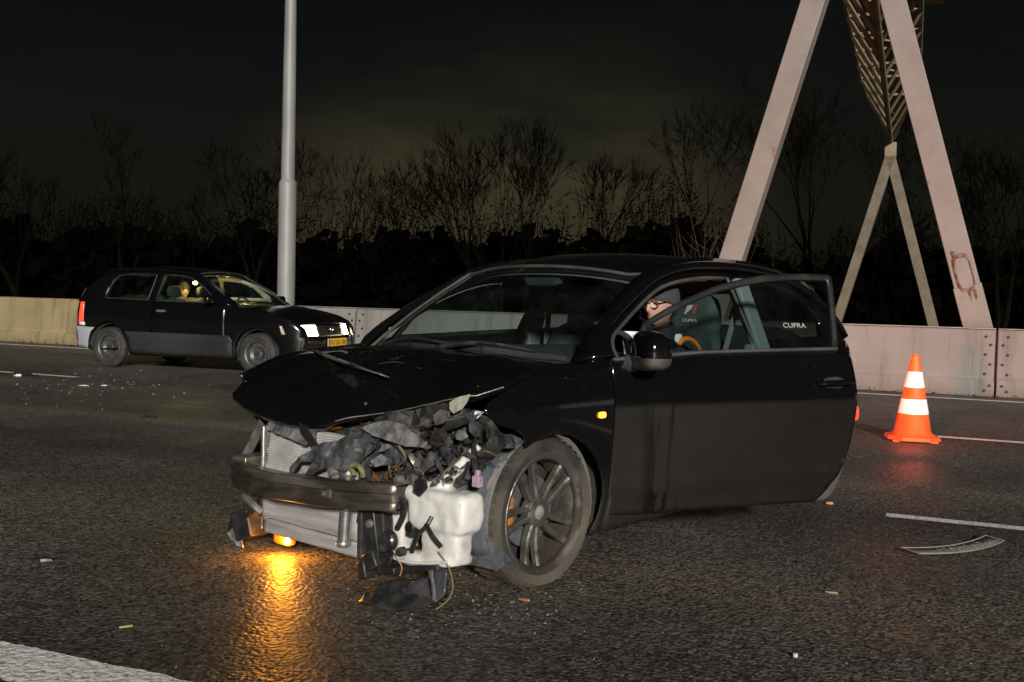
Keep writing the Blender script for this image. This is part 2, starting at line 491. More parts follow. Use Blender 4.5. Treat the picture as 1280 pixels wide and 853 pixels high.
line_strip(pl_[0] - 3.2, pl_[0], pl_[1], .11, rough=.008, seg=.1)
line_strip(-70, 70, KB - .62, .15, rough=.01, seg=.25, name='edge_line')

# ------------------------------------------------------------------ barriers (each section is one thing)
def concrete(name, c1, c2, low):
    m, n, l, p = nodes(name)
    t = n.new('ShaderNodeTexCoord'); ob = t.outputs['Object']
    f = noise_fac(n, l, 2.2, .3, .7, vec=ob, detail=9, rough=.65)
    c = mixc(n, l, f, c1, c2)
    st = noise_fac(n, l, 5, .5, .72, vec=ob, detail=5, stretch=(1.6, 1, .12))
    c = mixc(n, l, mathn(n, l, 'MULTIPLY', st, .55), c, low)
    sp = n.new('ShaderNodeSeparateXYZ'); l.new(ob, sp.inputs[0])
    r = n.new('ShaderNodeMapRange'); r.inputs[1].default_value = .26; r.inputs[2].default_value = .0; r.inputs[4].default_value = .75; l.new(mathn(n, l, 'MULTIPLY_ADD', noise_fac(n, l, 6, 0, 1, vec=ob), .14, sp.outputs['Z']), r.inputs[0])
    c = mixc(n, l, r.outputs[0], c, low)
    l.new(c, p.inputs['Base Color']); p.inputs['Roughness'].default_value = .85
    b = n.new('ShaderNodeBump'); b.inputs['Strength'].default_value = .5; b.inputs['Distance'].default_value = .012
    l.new(noise_fac(n, l, 35, 0, 1, vec=ob, detail=8), b.inputs['Height']); l.new(b.outputs[0], p.inputs['Normal'])
    return m
M_conc = concrete('barrier_concrete_warmlight', (.31, .245, .125), (.22, .175, .092), (.11, .085, .042))  # yellow of the warm light on this stretch is put into the concrete colour
M_plate = concrete('barrier_plate', (.25, .235, .22), (.20, .185, .172), (.105, .09, .07))
M_bolt = mat('bolt_dark', (.05, .045, .04), .6, .5)
M_gap = mat('joint_dark', (.02, .018, .015), .9)
BH = .90
PROF = [(0, 0), (.035, .19), (.09, .245), (.15, BH - .03), (.18, BH), (.36, BH), (.39, BH - .03), (.45, .245), (.505, .19), (.54, 0)]
def barrier(t0, t1, m, name, label, bolts=0, lip=False):
    root = empty(name, rd((t0 + t1) / 2, KB), ROADROT)
    L = (t1 - t0) / 2
    b = MB(); pr = PROF
    b.prism(pr, lambda k, z: (-L + .012, k, z), lambda k, z: (L - .012, k, z))
    b.build('section', m, root, bevel=.012, fix=True)
    if lip:
        c = MB(); c.box((0, .27, BH + .006), (2 * L - .03, .25, .012)); c.build('cap_rail', mat('galvanised', (.36, .36, .36), .5, .4, c2=(.27, .26, .25)), root, bevel=.003)
    if bolts:
        seam = MB(); seam.prism([(.03, .20), (.083, .25), (.144, BH - .04), (.139, BH - .04), (.078, .25), (.025, .20)], lambda k, z: (L - .01, k, z), lambda k, z: (L + .0, k, z))
        seam.build('seam_strip', M_gap, root, smooth=False)
        bm_ = None
        for sx in (-1, 1):
            for i, z in enumerate((.08, .15, .30, .43, .56, .69, .80)):
                dx = (.07 if i % 2 else .13) if sx > 0 else (.08 if i % 2 else .14)
                k = lerp_tab([(0, 0), (.19, .035), (.245, .09), (BH - .03, .15)], z)
                if bm_ is None:
                    q = MB(); q.lathe([(.0, -.02), (.016, -.018), (.019, -.008), (.019, .004)], 10, axis='y'); bm_ = q.build('bolt', M_bolt, root, fix=True); bo = bm_
                else:
                    bo = bm_.copy(); col.objects.link(bo)
                bo.location = (sx * (L - dx), k, z)
    return tag(root, label, 'barrier', 'barrier sections along the carriageway')
tj = onplane(84, 400, NV, KB + .12).dot(TV)           # joint seen left of the small car
tb1 = onplane(445, 400, NV, KB + .14).dot(TV)
tb2 = onplane(1245, 450, NV, KB + .14).dot(TV)
tchg = onplane(300, 400, NV, KB + .14).dot(TV)
barrier(tj - 6, tj, M_conc, 'concrete_barrier', 'concrete barrier section with warm yellow light in its colour at the left edge behind the small car')
barrier(tj, tchg, M_conc, 'concrete_barrier', 'concrete barrier section mostly hidden behind the small black car')
barrier(tchg, tb1, M_plate, 'plated_barrier', 'pale barrier section behind the bonnet and headlights of the small car', 1, True)
tm = (tb1 + tb2) / 2
barrier(tb1, tm, M_plate, 'plated_barrier', 'pale barrier section seen through the windscreen of the crashed car', 1, True)
barrier(tm, tb2, M_plate, 'plated_barrier', 'long pale pinkish barrier section behind the traffic cone', 1, True)
barrier(tb2, tb2 + 4.8, M_plate, 'plated_barrier', 'pale barrier section at the right edge beyond the bolted seam', 1, True)
for i in range(3):
    barrier(tb2 + 4.8 * (i + 1), tb2 + 4.8 * (i + 2), M_plate, 'plated_barrier', '%s pale barrier section past the right edge of the view' % ('first', 'second', 'third')[i], 0, True)
    barrier(tj - 6 * (i + 2), tj - 6 * (i + 1), M_conc, 'concrete_barrier', '%s concrete barrier section past the left edge of the view' % ('first', 'second', 'third')[i])

# fallen leaves and weeds along the barrier's foot
def litter():
    b = MB(); rnd = random.Random(3)
    for i in range(2600):
        t = rnd.uniform(-24, 16); k = KB - abs(rnd.gauss(0, .13)) - .01
        dens = noise.noise(Vector((t * .9, 0, 5))) + .25
        if rnd.random() > dens + .25: continue
        s = rnd.uniform(.012, .04); a = rnd.uniform(0, 6.3); up = rnd.uniform(0, .05) if rnd.random() < .4 else rnd.uniform(.004, .02)
        d = Vector((math.cos(a), math.sin(a), rnd.uniform(-.3, .9) if up > .02 else 0)) * s; e = Vector((-math.sin(a), math.cos(a), rnd.uniform(-.4, .4))) * s * .45
        c = rd(t, k, up + .008)
        b.add([c - d, c + e, c + d, c - e], [(0, 1, 2, 3)])
    o = b.build('leaf_litter', mat('leaf_litter', (.12, .085, .04), .9, c2=(.05, .045, .02), vs=9), smooth=False)
    return tag(o, 'brown leaves and weeds gathered along the foot of the barrier', 'leaves', kind='stuff')
litter()

# ------------------------------------------------------------------ lamp post
def lamp_post():
    kp = KB + 1.0
    base = onplane(357, 400, NV, kp); base.z = 0
    top = onplane(366, 0, NV, kp)
    lean = Vector((0, 0, 0))
    root = empty('lamp_post', base)
    zj = onplane(360, 228, NV, kp).z
    M_p = mat('lamp_post_paint', (.26, .26, .25), .55, .1, c2=(.20, .20, .19), vs=4, stretch=(1, 1, .2), bump=.15, bs=12)
    b = MB(); b.lathe([(.165, -.02), (.165, zj - .03), (.157, zj), (.13, zj + .05)], 28); b.build('pole', M_p, root)
    b = MB(); b.lathe([(.128, zj + .02), (.118, zj + 2), (.09, 8), (.06, 11.5)], 28); b.build('upper_pole', M_p, root)
    b = MB(); b.box((0, -.166, .75), (.11, .012, .4)); b.build('access_door', M_p, root, bevel=.004)
    for s in (-1, 1):
        b = MB(); b.tube(spl([(0, 0, 11.4), (0, s * .3, 11.9), (0, s * 1.6, 12.1)], 5), .035, 10); b.build('arm', M_p, root)
        b = MB(); b.box((0, s * 1.95, 12.1), (.26, .75, .11)); h = b.build('lamp_head', mat('lamp_head_grey', (.2, .2, .2), .5), root, bevel=.04)
        b = MB(); b.box((0, s * 1.98, 12.04), (.2, .5, .03)); b.build('lens', mat('lamp_lens', (.6, .6, .55), .3), h)
    root.rotation_euler = (0, 0, ROADROT)
    tag(root, 'tall pale grey lamp post with a thicker lower section behind the small car', 'lamp post')
lamp_post()

# ------------------------------------------------------------------ sign gantry: two A-frames and an inverted triangular truss
def gantry():
    k1, k2 = KB + 1.15, KB + 27.0
    root = empty('sign_gantry', rd(tk(onplane(1060, 200, NV, k1))[0], k1))
    org = root.location.copy()
    def leg_mat():
        m, n, l, p = nodes('gantry_paint')
        t = n.new('ShaderNodeTexCoord'); ob = t.outputs['Object']
        f = noise_fac(n, l, 1.6, .35, .7, vec=ob, detail=9, rough=.7)
        c = mixc(n, l, f, (.25, .228, .205), (.19, .17, .152))
        ru = noise_fac(n, l, 2.6, .63, .72, vec=ob, detail=8, rough=.75)
        c = mixc(n, l, ru, c, (.15, .06, .025))
        l.new(c, p.inputs['Base Color']); p.inputs['Roughness'].default_value = .6
        return m
    M_g = leg_mat(); M_rust = mat('rust', (.11, .05, .03), .9, c2=(.23, .17, .14), vs=11, lo=.45, hi=.62)
    M_t = mat('truss_steel', (.27, .215, .125), .7, .1, c2=(.17, .135, .08), vs=2)
    def L(p): return p - org
    legs = {}
    for key, (pa, pb) in dict(l=((1019, 0), (912, 335)), r=((1116, 0), (1221, 405))).items():
        a, b = onplane(*pa, NV, k1), onplane(*pb, NV, k1); d = (b - a)
        foot = a + d * (a.z / -d.z + 0) if d.z else b
        legs[key] = (a, d.normalized(), a + d * (a.z / -d.z))
    # apex where both legs meet
    a1, d1, f1 = legs['l']; a2, d2, f2 = legs['r']
    u1 = (a1.dot(TV), a1.z); u2 = (a2.dot(TV), a2.z); e1 = (d1.dot(TV), d1.z); e2 = (d2.dot(TV), d2.z)
    den = e1[0] * e2[1] - e1[1] * e2[0]
    s = ((u2[0] - u1[0]) * e2[1] - (u2[1] - u1[1]) * e2[0]) / den
    apex = a1 + d1 * s
    W = .35
    for key, (a, d, f) in legs.items():
        b = MB(); b.beam(L(f - d * 0), L(apex), W, W, up=NV); leg = b.build('leg', M_g, root, bevel=.012)
        # welded foot sleeve and the hatch near the foot
        q = f - d * 1.45
        ax = d.cross(NV).normalized()
        hz_ = onplane(*((1205, 338) if key == 'r' else (917, 318)), NV, k1 - W / 2)
        b = MB(); b.beam(L(f), L(f - d * ((1.55 if key == 'r' else 1.75))), W + .03, W + .03, up=NV); b.build('foot_sleeve', M_g, leg, bevel=.006)
        o_ = L(f - d * (1.62 if key == 'r' else 1.86)) - NV * (W / 2 + .012)
        if key == 'r':
            def hq(u, w, o=o_): return o + ax * u - d * w
            pts = [(-.11 + .22 * (math.cos(t) * .5 + .5) if 0 else 0, 0) for t in (0,)]
            rr = []
            for i in range(24):
                t = 2 * math.pi * i / 24; c, sn = math.cos(t), math.sin(t)
                rr.append((math.copysign(abs(c) ** .5, c) * .105, math.copysign(abs(sn) ** .5, sn) * .25 + .12))
            ring = MB()
            rows = [[hq(u * k_, .12 + (w - .12) * k_) - NV * e for (u, w) in rr + rr[:1]] for k_, e in ((1.12, -.004), (1.10, .014), (.92, .014), (.90, .004))]
            ring.grid(rows); ring.build('hatch_frame', M_rust, leg, fix=True)
            pn = MB(); pn.prism([(u * .88, .12 + (w - .12) * .88) for u, w in rr], lambda u, w: hq(u, w) + NV * .004, lambda u, w: hq(u, w) - NV * .006)
            pn.build('hatch', M_g, leg, smooth=False, fix=True)
            for i, (u0, w0, ln) in enumerate(((-.02, -.17, .16), (.05, -.2, .1), (-.1, .40, .05), (.14, -1.25, .2))):
                st = MB(); st.prism([(u0, w0 + .06), (u0 + .05, w0 + .05), (u0 + .042, w0 - ln * .6), (u0 + .02, w0 - ln), (u0 + .006, w0 - ln * .5)], lambda u, w: hq(u, w) + NV * .01, lambda u, w: hq(u, w) - NV * .0035)
                st.build('rust_streak', M_rust, leg, smooth=False, fix=True)
        else:
            def hq(u, w, o=o_): return o + ax * u - d * w
            pn = MB(); pn.prism([(-.07, -.33), (.07, -.33), (.07, -.12), (-.07, -.12)], lambda u, w: hq(u, w) + NV * .006, lambda u, w: hq(u, w) - NV * .008)
            pn.build('number_plate', mat('plate_pale', (.32, .30, .28), .6), leg, smooth=False, fix=True)
            mk = MB()
            for (x0, z0, x1, z1) in ((-.035, -.16, .035, -.175), (-.03, -.2, .0, -.215), (.005, -.19, .03, -.28), (-.03, -.23, -.012, -.285)):
                mk.prism([(x0, z0), (x1, z0), (x1, z1), (x0, z1)], lambda u, w: hq(u, w) - NV * .004, lambda u, w: hq(u, w) - NV * .011)
            mk.build('plate_mark', mat('mark_black', (.02, .02, .02), .7), leg, smooth=False, fix=True)
    # far A-frame
    fa = onplane(1113, 196, NV, k2)
    for pb in ((1046, 402), (1166, 405)):
        b_ = onplane(*pb, NV, k2); d = b_ - fa; f = fa + d * (fa.z / -d.z)
        b = MB(); b.beam(L(f), L(fa), .36, .36, up=NV); b.build('leg', mat('far_leg_steel', (.175, .14, .095), .7, .1, c2=(.12, .095, .065), vs=2), root, bevel=.01)
    b = MB(); b.box(L(fa + Vector((0, 0, .25))), (.42, .34, .55), Matrix.Rotation(ROADROT, 3, 'Z')); b.build('saddle', M_t, root, bevel=.02)
    # truss
    A = apex + Vector((0, 0, .2)); B = fa + Vector((0, 0, .55))
    D = (B - A); Ln = D.length; D.normalize()
    HW, HT = .92, 1.25
    def ch(s, i):
        e = min(1, max(.12, (Ln - s) / 4.5)); base = A + D * s
        if i == 0: return base
        return base + TV * (HW * e * (-1 if i == 1 else 1)) + Vector((0, 0, HT * e))
    NBAY = 14
    sts = [Ln * i / NBAY for i in range(NBAY + 1)]
    for i in range(3):
        b = MB(); b.tube([L(ch(s, i)) for s in sts], .085 if i == 0 else .06, 8); b.build('chord', M_t, root)
    ub = MB(); ub.box((0, 0, 0), (1, 1, 1)); ume = None
    def member(name, p, q, w, h):
        nonlocal ume
        p, q = L(p), L(q)
        o = None
        if ume is None:
            o = ub.build(name, M_t, root, smooth=False); ume = o.data
        else:
            o = bpy.data.objects.new(name, ume); col.objects.link(o); o.parent = root
        d = q - p; o.location = (p + q) / 2; o.scale = (w, h, d.length)
        o.rotation_mode = 'QUATERNION'; o.rotation_quaternion = d.to_track_quat('Z', 'Y')
        return o
    for i in range(NBAY):
        s0, s1 = sts[i], sts[i + 1]; sm_ = (s0 + s1) / 2
        member('diagonal', ch(s1, 0), ch(s0, 1), .11, .07)
        member('diagonal', ch(s1, 0), ch(s0, 2), .09, .09)
        member('cross_tie', ch(s0, 1), ch(s0, 2), .07, .07)
        if i % 2 == 0: member('brace', ch(s0, 1), ch(s1, 2), .05, .05)
    b = MB(); p0, p1 = ch(0, 2) + TV * .3 + Vector((0, 0, -.1)), ch(Ln * .42, 2) + TV * .3 + Vector((0, 0, -.1))
    b.beam(L(p0), L(p1), .38, .75); b.build('cable_duct', M_t, root, bevel=.02)
    tag(root, 'pale steel overhead sign gantry with two A-frames and a lattice truss', 'gantry')
gantry()

# ------------------------------------------------------------------ trees
M_bark = mat('bark_unlit', (.0060, .0046, .0033), .95, c2=(.003, .0024, .0018), vs=3, spec=0)  # near-black colour stands in for the light lost over the distance
M_twig = mat('twig_unlit', (.0035, .0028, .0020), .95, spec=0)  # twigs as well: the missing light is put into the colour
def tree_meshes(seed, height, spread=.5, stems=1, dens=1.0, lev=5):
    rnd = random.Random(seed); tr = MB(); cr_ = MB()
    def seg(b, p, q, r0, r1, n):
        d = (q - p).normalized(); x = d.orthogonal().normalized(); y = d.cross(x); vs = []
        for c, r in ((p, r0), (q, r1)):
            for j in range(n):
                a = 2 * math.pi * j / n; vs.append(c + x * math.cos(a) * r + y * math.sin(a) * r)
        b.add(vs, [(j, (j + 1) % n, n + (j + 1) % n, n + j) for j in range(n)])
    def grow(p, d, ln, r, depth):
        k = 3 if depth < 2 else 2
        b = tr if depth == 0 else cr_
        n = 7 if depth == 0 else 5 if depth == 1 else 3
        nodes_ = []
        for i in range(k):
            d = (d + Vector((rnd.gauss(0, .14), rnd.gauss(0, .14), rnd.gauss(.06, .08)))).normalized()
            q = p + d * (ln / k); rr = r * (1 - .45 * (i + 1) / k)
            seg(b, p, q, r * (1 - .45 * i / k), rr, n); nodes_.append((q, d, rr)); p = q
        if depth >= lev: return
        for i in range(int((3 if depth < 3 else 2.6) * dens + rnd.random() + .6)):
            q, dd, rr = nodes_[rnd.choice((len(nodes_) - 1, len(nodes_) - 1, rnd.randrange(len(nodes_)))) if i else len(nodes_) - 1]
            a = rnd.uniform(0, 6.283); o = dd.orthogonal().normalized(); o.rotate(Matrix.Rotation(a, 3, dd))
            nd = (dd + o * (spread * rnd.uniform(.5, 1.4) * (.35 if i == 0 else 1)) + Vector((0, 0, .12))).normalized()
            grow(q, nd, ln * rnd.uniform(.58, .84), max(rr * (.8 if i == 0 else rnd.uniform(.45, .7)), .012), depth + 1)
    for s in range(stems):
        a = rnd.uniform(0, 6.28); o = Vector((math.cos(a), math.sin(a), 0)) * (.35 * (stems > 1))
        grow(o, (Vector((0, 0, 1)) + o * .5).normalized(), height * .30, height * .022 / math.sqrt(stems), 0)
    return tr, cr_
def tree(px, top, depth, seed, label, spread=.5, stems=1, dens=1.0, lev=5):
    v = ray(px, 371); g = CAM + v * (depth / v.dot(CF)); g.z = 0
    v2 = ray(px, top); hgt = (CAM + v2 * (depth / v2.dot(CF))).z
    root = empty('bare_tree', g, random.Random(seed).uniform(0, 6))
    tr, cr_ = tree_meshes(seed, hgt, spread, stems, dens, lev)
    zmax = max(v[2] for v in cr_.v); s = hgt / zmax
    for b in (tr, cr_): b.v = [(x * s, y * s, z * s) for x, y, z in b.v]
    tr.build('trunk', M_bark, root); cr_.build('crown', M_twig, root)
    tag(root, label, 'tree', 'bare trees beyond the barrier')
TREES = [(25, 170, 44, 'bare tree at the far left edge of the dark wood', .55, 1), (150, 140, 47, 'broad bare tree above the rear of the small black car', .6, 1),
         (308, 160, 46, 'bare tree just left of the lamp post', .55, 2), (428, 190, 50, 'low bare tree just right of the lamp post', .6, 1),
         (500, 205, 56, 'small bare tree between the lamp post and the forked tree', .6, 1), (596, 165, 43, 'slim bare tree left of the tall forked tree in the middle', .4, 1),
         (640, 135, 40, 'tall forked bare tree above the windscreen of the crashed car', .42, 3), (760, 190, 50, 'bare tree right of the forked tree over the roof', .6, 1),
         (860, 110, 46, 'bare tree left of the gantry\'s left leg', .55, 1), (985, 90, 48, 'bare tree between the two near legs of the gantry', .55, 2),
         (1100, 120, 62, 'bare tree behind the far A-frame of the gantry', .55, 1), (1245, 150, 44, 'bare tree at the right edge behind the gantry', .55, 2)]
for i, (px, tp, dp, lb, spd, st) in enumerate(TREES):
    tree(px, tp, dp, 20 + i, lb, spd, st)
def lit_bush():
    v = ray(888, 371); g = CAM + v * (22 / v.dot(CF)); g.z = 0
    root = empty('bare_shrub', g)
    rnd = random.Random(4); b = MB()
    for i in range(34):
        a = rnd.uniform(0, 6.28); r = rnd.uniform(.02, .35); p = Vector((math.cos(a) * r * .5, math.sin(a) * r * .5, 0)); d = Vector((math.cos(a) * .22, math.sin(a) * .22, 1)).normalized()
        path = [p]; ln = rnd.uniform(1.6, 3.5)
        for k in range(6):
            d = (d + Vector((rnd.gauss(0, .09), rnd.gauss(0, .09), .05))).normalized(); p = p + d * ln / 6; path.append(p)
            if k > 1:
                e = (d + Vector((rnd.gauss(0, .6), rnd.gauss(0, .6), .1))).normalized(); b.tube([p, p + e * .25, p + e * .5 + Vector((0, 0, .08))], [.006, .004, .002], 3, False)
        b.tube(path, [.014, .013, .011, .009, .007, .005, .003], 4, False)
    b.build('twigs', mat('twig_brown', (.06, .04, .025), .9), root)
    tag(root, 'upright brown shrub showing above the roof left of the gantry leg', 'shrub')
lit_bush()
def thicket():
    rnd = random.Random(11); b = MB()
    def H(px, dp): return 5.3 + 2.6 * noise.noise(Vector((px * .0065, 0, 1))) + 1.5 * noise.noise(Vector((px * .021, dp * .1, 4))) + .8 * noise.noise(Vector((px * .06, dp * .3, 9)))
    for i in range(30000):
        px = rnd.uniform(-300, 1580); dp = rnd.uniform(47, 60)
        h = H(px, dp)
        v = ray(px, 371); g = CAM + v * (dp / v.dot(CF))
        z = h * (1 - rnd.random() ** 1.5)
        s = rnd.uniform(.04, .12) if z > h * .7 else rnd.uniform(.2, .6)
        n = Vector((rnd.gauss(0, 1), rnd.gauss(0, 1), rnd.gauss(0, 1))).normalized(); x = n.orthogonal().normalized() * s; y = n.cross(x) * (.4 if z > h * .7 else .75)
        c = Vector((g.x, g.y, z))
        b.add([c - x, c - y, c + x, c + y], [(0, 1, 2, 3)])
    for i in range(16000):           # dense undergrowth
        px = rnd.uniform(-300, 1580); dp = rnd.uniform(49, 60); h = H(px, dp)
        v = ray(px, 371); g = CAM + v * (dp / v.dot(CF)); q_ = rnd.random() ** 1.3; z = h * .74 * q_; s = rnd.uniform(.3, .8) * (1.15 - .8 * q_)
        n = Vector((rnd.gauss(0, 1), rnd.gauss(0, 1.6), rnd.gauss(0, .6))).normalized(); x = n.orthogonal().normalized() * s; y = n.cross(x) * .8; c = Vector((g.x, g.y, z))
        b.add([c - x, c - y, c + x, c + y], [(0, 1, 2, 3)])
    for i in range(7000):           # bare upright twigs
        px = rnd.uniform(-300, 1580); dp = rnd.uniform(46, 60); h = H(px, dp)
        v = ray(px, 371); g = CAM + v * (dp / v.dot(CF))
        d = Vector((rnd.gauss(0, .35), rnd.gauss(0, .35), 1)).normalized(); q = Vector((g.x, g.y, h * rnd.uniform(.1, .9))); e = q + d * rnd.uniform(.5, 2.0)
        w = Vector((rnd.uniform(.010, .03), 0, 0))
        b.add([q - w, q + w, e], [(0, 1, 2)])
    o = b.build('thicket', mat('thicket_unlit', (.0022, .0020, .0013), 1.0, c2=(.001, .001, .0007), vs=.8, spec=.0), smooth=False)  # darkness of the far wood put into its colour
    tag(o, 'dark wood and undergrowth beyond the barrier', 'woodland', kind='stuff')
thicket()

# ================================================================== SHARED CAR PIECES
def sgnp(v, e): return math.copysign(abs(v) ** e, v)
def sellip(b, c, d, e1=.5, e2=.5, nu=14, nv=24, rot=None, fn=None):
    """rounded box: c centre, d full size"""
    c = Vector(c); vs = []; fs = []
    for i in range(nu + 1):
        n = -math.pi / 2 + math.pi * i / nu
        for j in range(nv):
            w = 2 * math.pi * j / nv
            p = Vector((d[0] / 2 * sgnp(math.cos(n), e1) * sgnp(math.cos(w), e2), d[1] / 2 * sgnp(math.cos(n), e1) * sgnp(math.sin(w), e2), d[2] / 2 * sgnp(math.sin(n), e1)))
            if fn: p = fn(p)
            if rot is not None: p = rot @ p
            vs.append(c + p)
    for i in range(nu):
        for j in range(nv):
            fs.append((i * nv + j, i * nv + (j + 1) % nv, (i + 1) * nv + (j + 1) % nv, (i + 1) * nv + j))
    return b.add(vs, fs)

M_paint = paint('black_paint', base=.02, specks=.6)
M_hood = paint('black_paint_bonnet', base=.025, specks=2.2)
M_door = paint('black_paint_door', zdust=.705, amount=.20, base=.02, soft=.012, drips=True)
M_wing = paint('black_paint_wing', zdust=.30, amount=.35, base=.02, soft=.16)
M_trim = mat('trim_plastic', (.022, .022, .023), .55, c2=(.05, .048, .045), vs=5, lo=.35, hi=.8)
M_rub = mat('rubber_seal', (.040, .038, .036), .6, c2=(.075, .069, .062), vs=4)
M_ws = glass('windscreen_glass', (.72, .80, .78), dirt=.05)
M_sg = glass('side_glass', (.62, .72, .70), dirt=.03)
M_dg = glass('dark_glass', (.25, .28, .28), dirt=.03)
M_in = mat('interior_dark', (.022, .03, .03), .8, c2=(.035, .045, .044), vs=8)
M_in2 = mat('interior_grey', (.16, .19, .19), .75)
M_seat = mat('seat_fabric', (.024, .042, .040), .9, c2=(.04, .062, .058), vs=10, bump=.2, bs=220)
M_tyre = mat('tyre_mud', (.024, .023, .022), .85, c2=(.100, .084, .063), vs=5, lo=.3, hi=.62, bump=.5, bs=50)
M_rim = mat('rim_mud', (.34, .33, .32), .28, .85, c2=(.10, .085, .066), vs=6, lo=.34, hi=.56, rough2=.85, bump=.3, bs=40)
M_well = mat('rim_inside_mud', (.016, .015, .013), .85, c2=(.045, .038, .03), vs=5)
M_disc = mat('brake_disc_steel', (.33, .36, .42), .32, .8)
M_dark = mat('engine_dark', (.020, .020, .021), .6, c2=(.06, .056, .05), vs=14, lo=.4, hi=.7, bump=.4, bs=40)
M_alu = mat('aluminium_dull', (.42, .41, .39), .42, .75, c2=(.27, .25, .22), vs=12, bump=.35, bs=30)
M_white = mat('reservoir_white', (.72, .71, .68), .45, c2=(.36, .32, .26), vs=9, lo=.48, hi=.78, bump=.12, bs=9)
M_blk = mat('black_plastic', (.016, .016, .017), .38, c2=(.05, .047, .042), vs=11, lo=.45, hi=.75, rough2=.7, bump=.25, bs=25)
M_torn = mat('torn_plastic', (.045, .046, .05), .5, c2=(.15, .15, .155), vs=9, lo=.45, hi=.8, bump=.5, bs=30)
M_felt = mat('torn_felt', (.20, .20, .205), .85, c2=(.07, .07, .075), vs=13, bump=.8, bs=45)
M_liner = mat('liner_bluegrey', (.055, .066, .085), .65, c2=(.10, .105, .115), vs=5, bump=.3, bs=20)
M_dirty = mat('dirty_shell', (.13, .115, .10), .6, c2=(.05, .045, .04), vs=14)
M_orange_l = mat('lamp_amber', (1, .30, .02), .3, emit=3.2, ecol=(1, .34, .03))
M_red_l = mat('lamp_red', (.6, .02, .01), .25, emit=1.2, ecol=(1, .08, .03))
M_chrome = mat('chrome_dull', (.6, .6, .6), .2, 1)
M_mark_w = mat('embroidery_white', (.40, .40, .41), .7)
M_mark_r = mat('embroidery_red', (.30, .05, .04), .7)

def make_wheel(parent, loc, side, radius=.305, width=.215, rim_r=.238, spokes=5, mats=None, caliper=True):
    """side +1: the outer face looks to +y"""
    mt, mr, mw_ = mats or (M_tyre, M_rim, M_well)
    s = side; w = width / 2
    b = MB()
    prof = [(rim_r + .004, -w * .9), (rim_r - .012, -w * .6), (rim_r - .030, 0), (rim_r - .014, w * .55), (rim_r - .002, w * .80), (rim_r + .010, w * .90), (rim_r + .006, w * .93), (rim_r - .010, w * .86), (rim_r - .022, w * .70)]
    b.lathe([(r, s * h) for r, h in prof], 48, axis='y')
    b.lathe([(.0, s * w * .60), (.052, s * w * .60), (.062, s * w * .54), (.066, s * w * .2)], 30, axis='y')
    wh = b.build('wheel', mr, parent, fix=False, solid=.004, off=0)
    wh.location = loc
    b = MB()
    pr = [(rim_r + .002, -w * .88), (rim_r + .03, -w), (radius - .028, -w * 1.02), (radius - .006, -w * .84), (radius, -w * .55), (radius, w * .55), (radius - .006, w * .84), (radius - .028, w * 1.02), (rim_r + .045, w * 1.04), (rim_r + .018, w * .98), (rim_r + .002, w * .88)]
    b.lathe([(r, s * h) for r, h in pr], 64, axis='y')
    b.v = [(x, y, max(z, -radius + .006)) for x, y, z in b.v]
    ty = b.build('tyre', mt, wh, ang=50)
    # tread grooves and blocks
    b = MB()
    for k in range(44):
        a = 2 * math.pi * k / 44
        for q in (-1, 1):
            c = Vector((math.sin(a) * (radius + .0005), q * w * .52, math.cos(a) * (radius + .0005)))
            if c.z < -radius + .02: continue
            b.box(c, (.026, w * .62, .0025), Matrix.Rotation(a, 3, 'Y') @ Matrix.Rotation(q * .25, 3, 'Z'))
    b.build('tread', mt, wh, smooth=False)
    if spokes:
        proto = None
        for k in range(spokes):
            for q in (-1, 1):
                if proto is None or True:
                    m = MB(); n = 7; rows = []
                    for i in range(n):
                        t = i / (n - 1); r = .040 + (rim_r - .052) * t
                        off = q * (.013 + .030 * t ** .9) + .020 * t * t; hw = .0115 + .006 * t - .002 * math.sin(t * math.pi); 
                        y1 = w * (.60 + .16 * t ** 2 - .05 * math.sin(t * math.pi)); dp = .035 - .01 * t
                        rows.append([(off - hw, s * (y1 - dp), r), (off - hw, s * (y1 - .006), r), (off - hw * .4, s * y1, r), (off + hw * .4, s * y1, r), (off + hw, s * (y1 - .006), r), (off + hw, s * (y1 - dp), r)])
                    m.grid(rows)
                    o = m.build('spoke', mr, wh, fix=True, ang=24)
                    o.rotation_euler = (0, 2 * math.pi * k / spokes + .35, 0)
        b = MB(); b.lathe([(.0, s * w * .66), (.024, s * w * .655), (.029, s * w * .62)], 20, axis='y'); b.build('centre_cap', mat('cap_grey', (.30, .29, .28), .5, c2=(.14, .13, .12), vs=30), wh)
    if caliper:
        b = MB(); b.lathe([(.07, s * w * .05), (.148, s * w * .05), (.150, s * w * -.05), (.07, -s * w * .05)], 40, axis='y', closed=True); b.build('brake_disc', M_disc, wh)
        b = MB(); b.lathe([(.0, -s * w * .35), (rim_r - .03, -s * w * .35)], 40, axis='y'); b.build('back_plate', mw_, wh)
    return wh

# ================================================================== THE CRASHED CAR
fw, rw = gnd(682, 735), gnd(1015, 632)
CH = (fw - rw); CH.z = 0; CH.normalize()
CLf = Vector((-CH.y, CH.x, 0))
CO = fw - CLf * .82
CYAW = math.atan2(CH.y, CH.x)
CMI = Matrix.Rotation(-CYAW, 3, 'Z')
def hit(px, py, ax, val):
    """a point of the car's own frame: the pixel's ray cut at car x, y or z = val"""
    v = CMI @ ray(px, py); c = CMI @ (CAM - CO)
    return c + v * ((val - c[ax]) / v[ax])
car = empty('crashed_car', CO, CYAW)
tag(car, 'wrecked black three-door hatchback with its front torn off and driver door open', 'car')

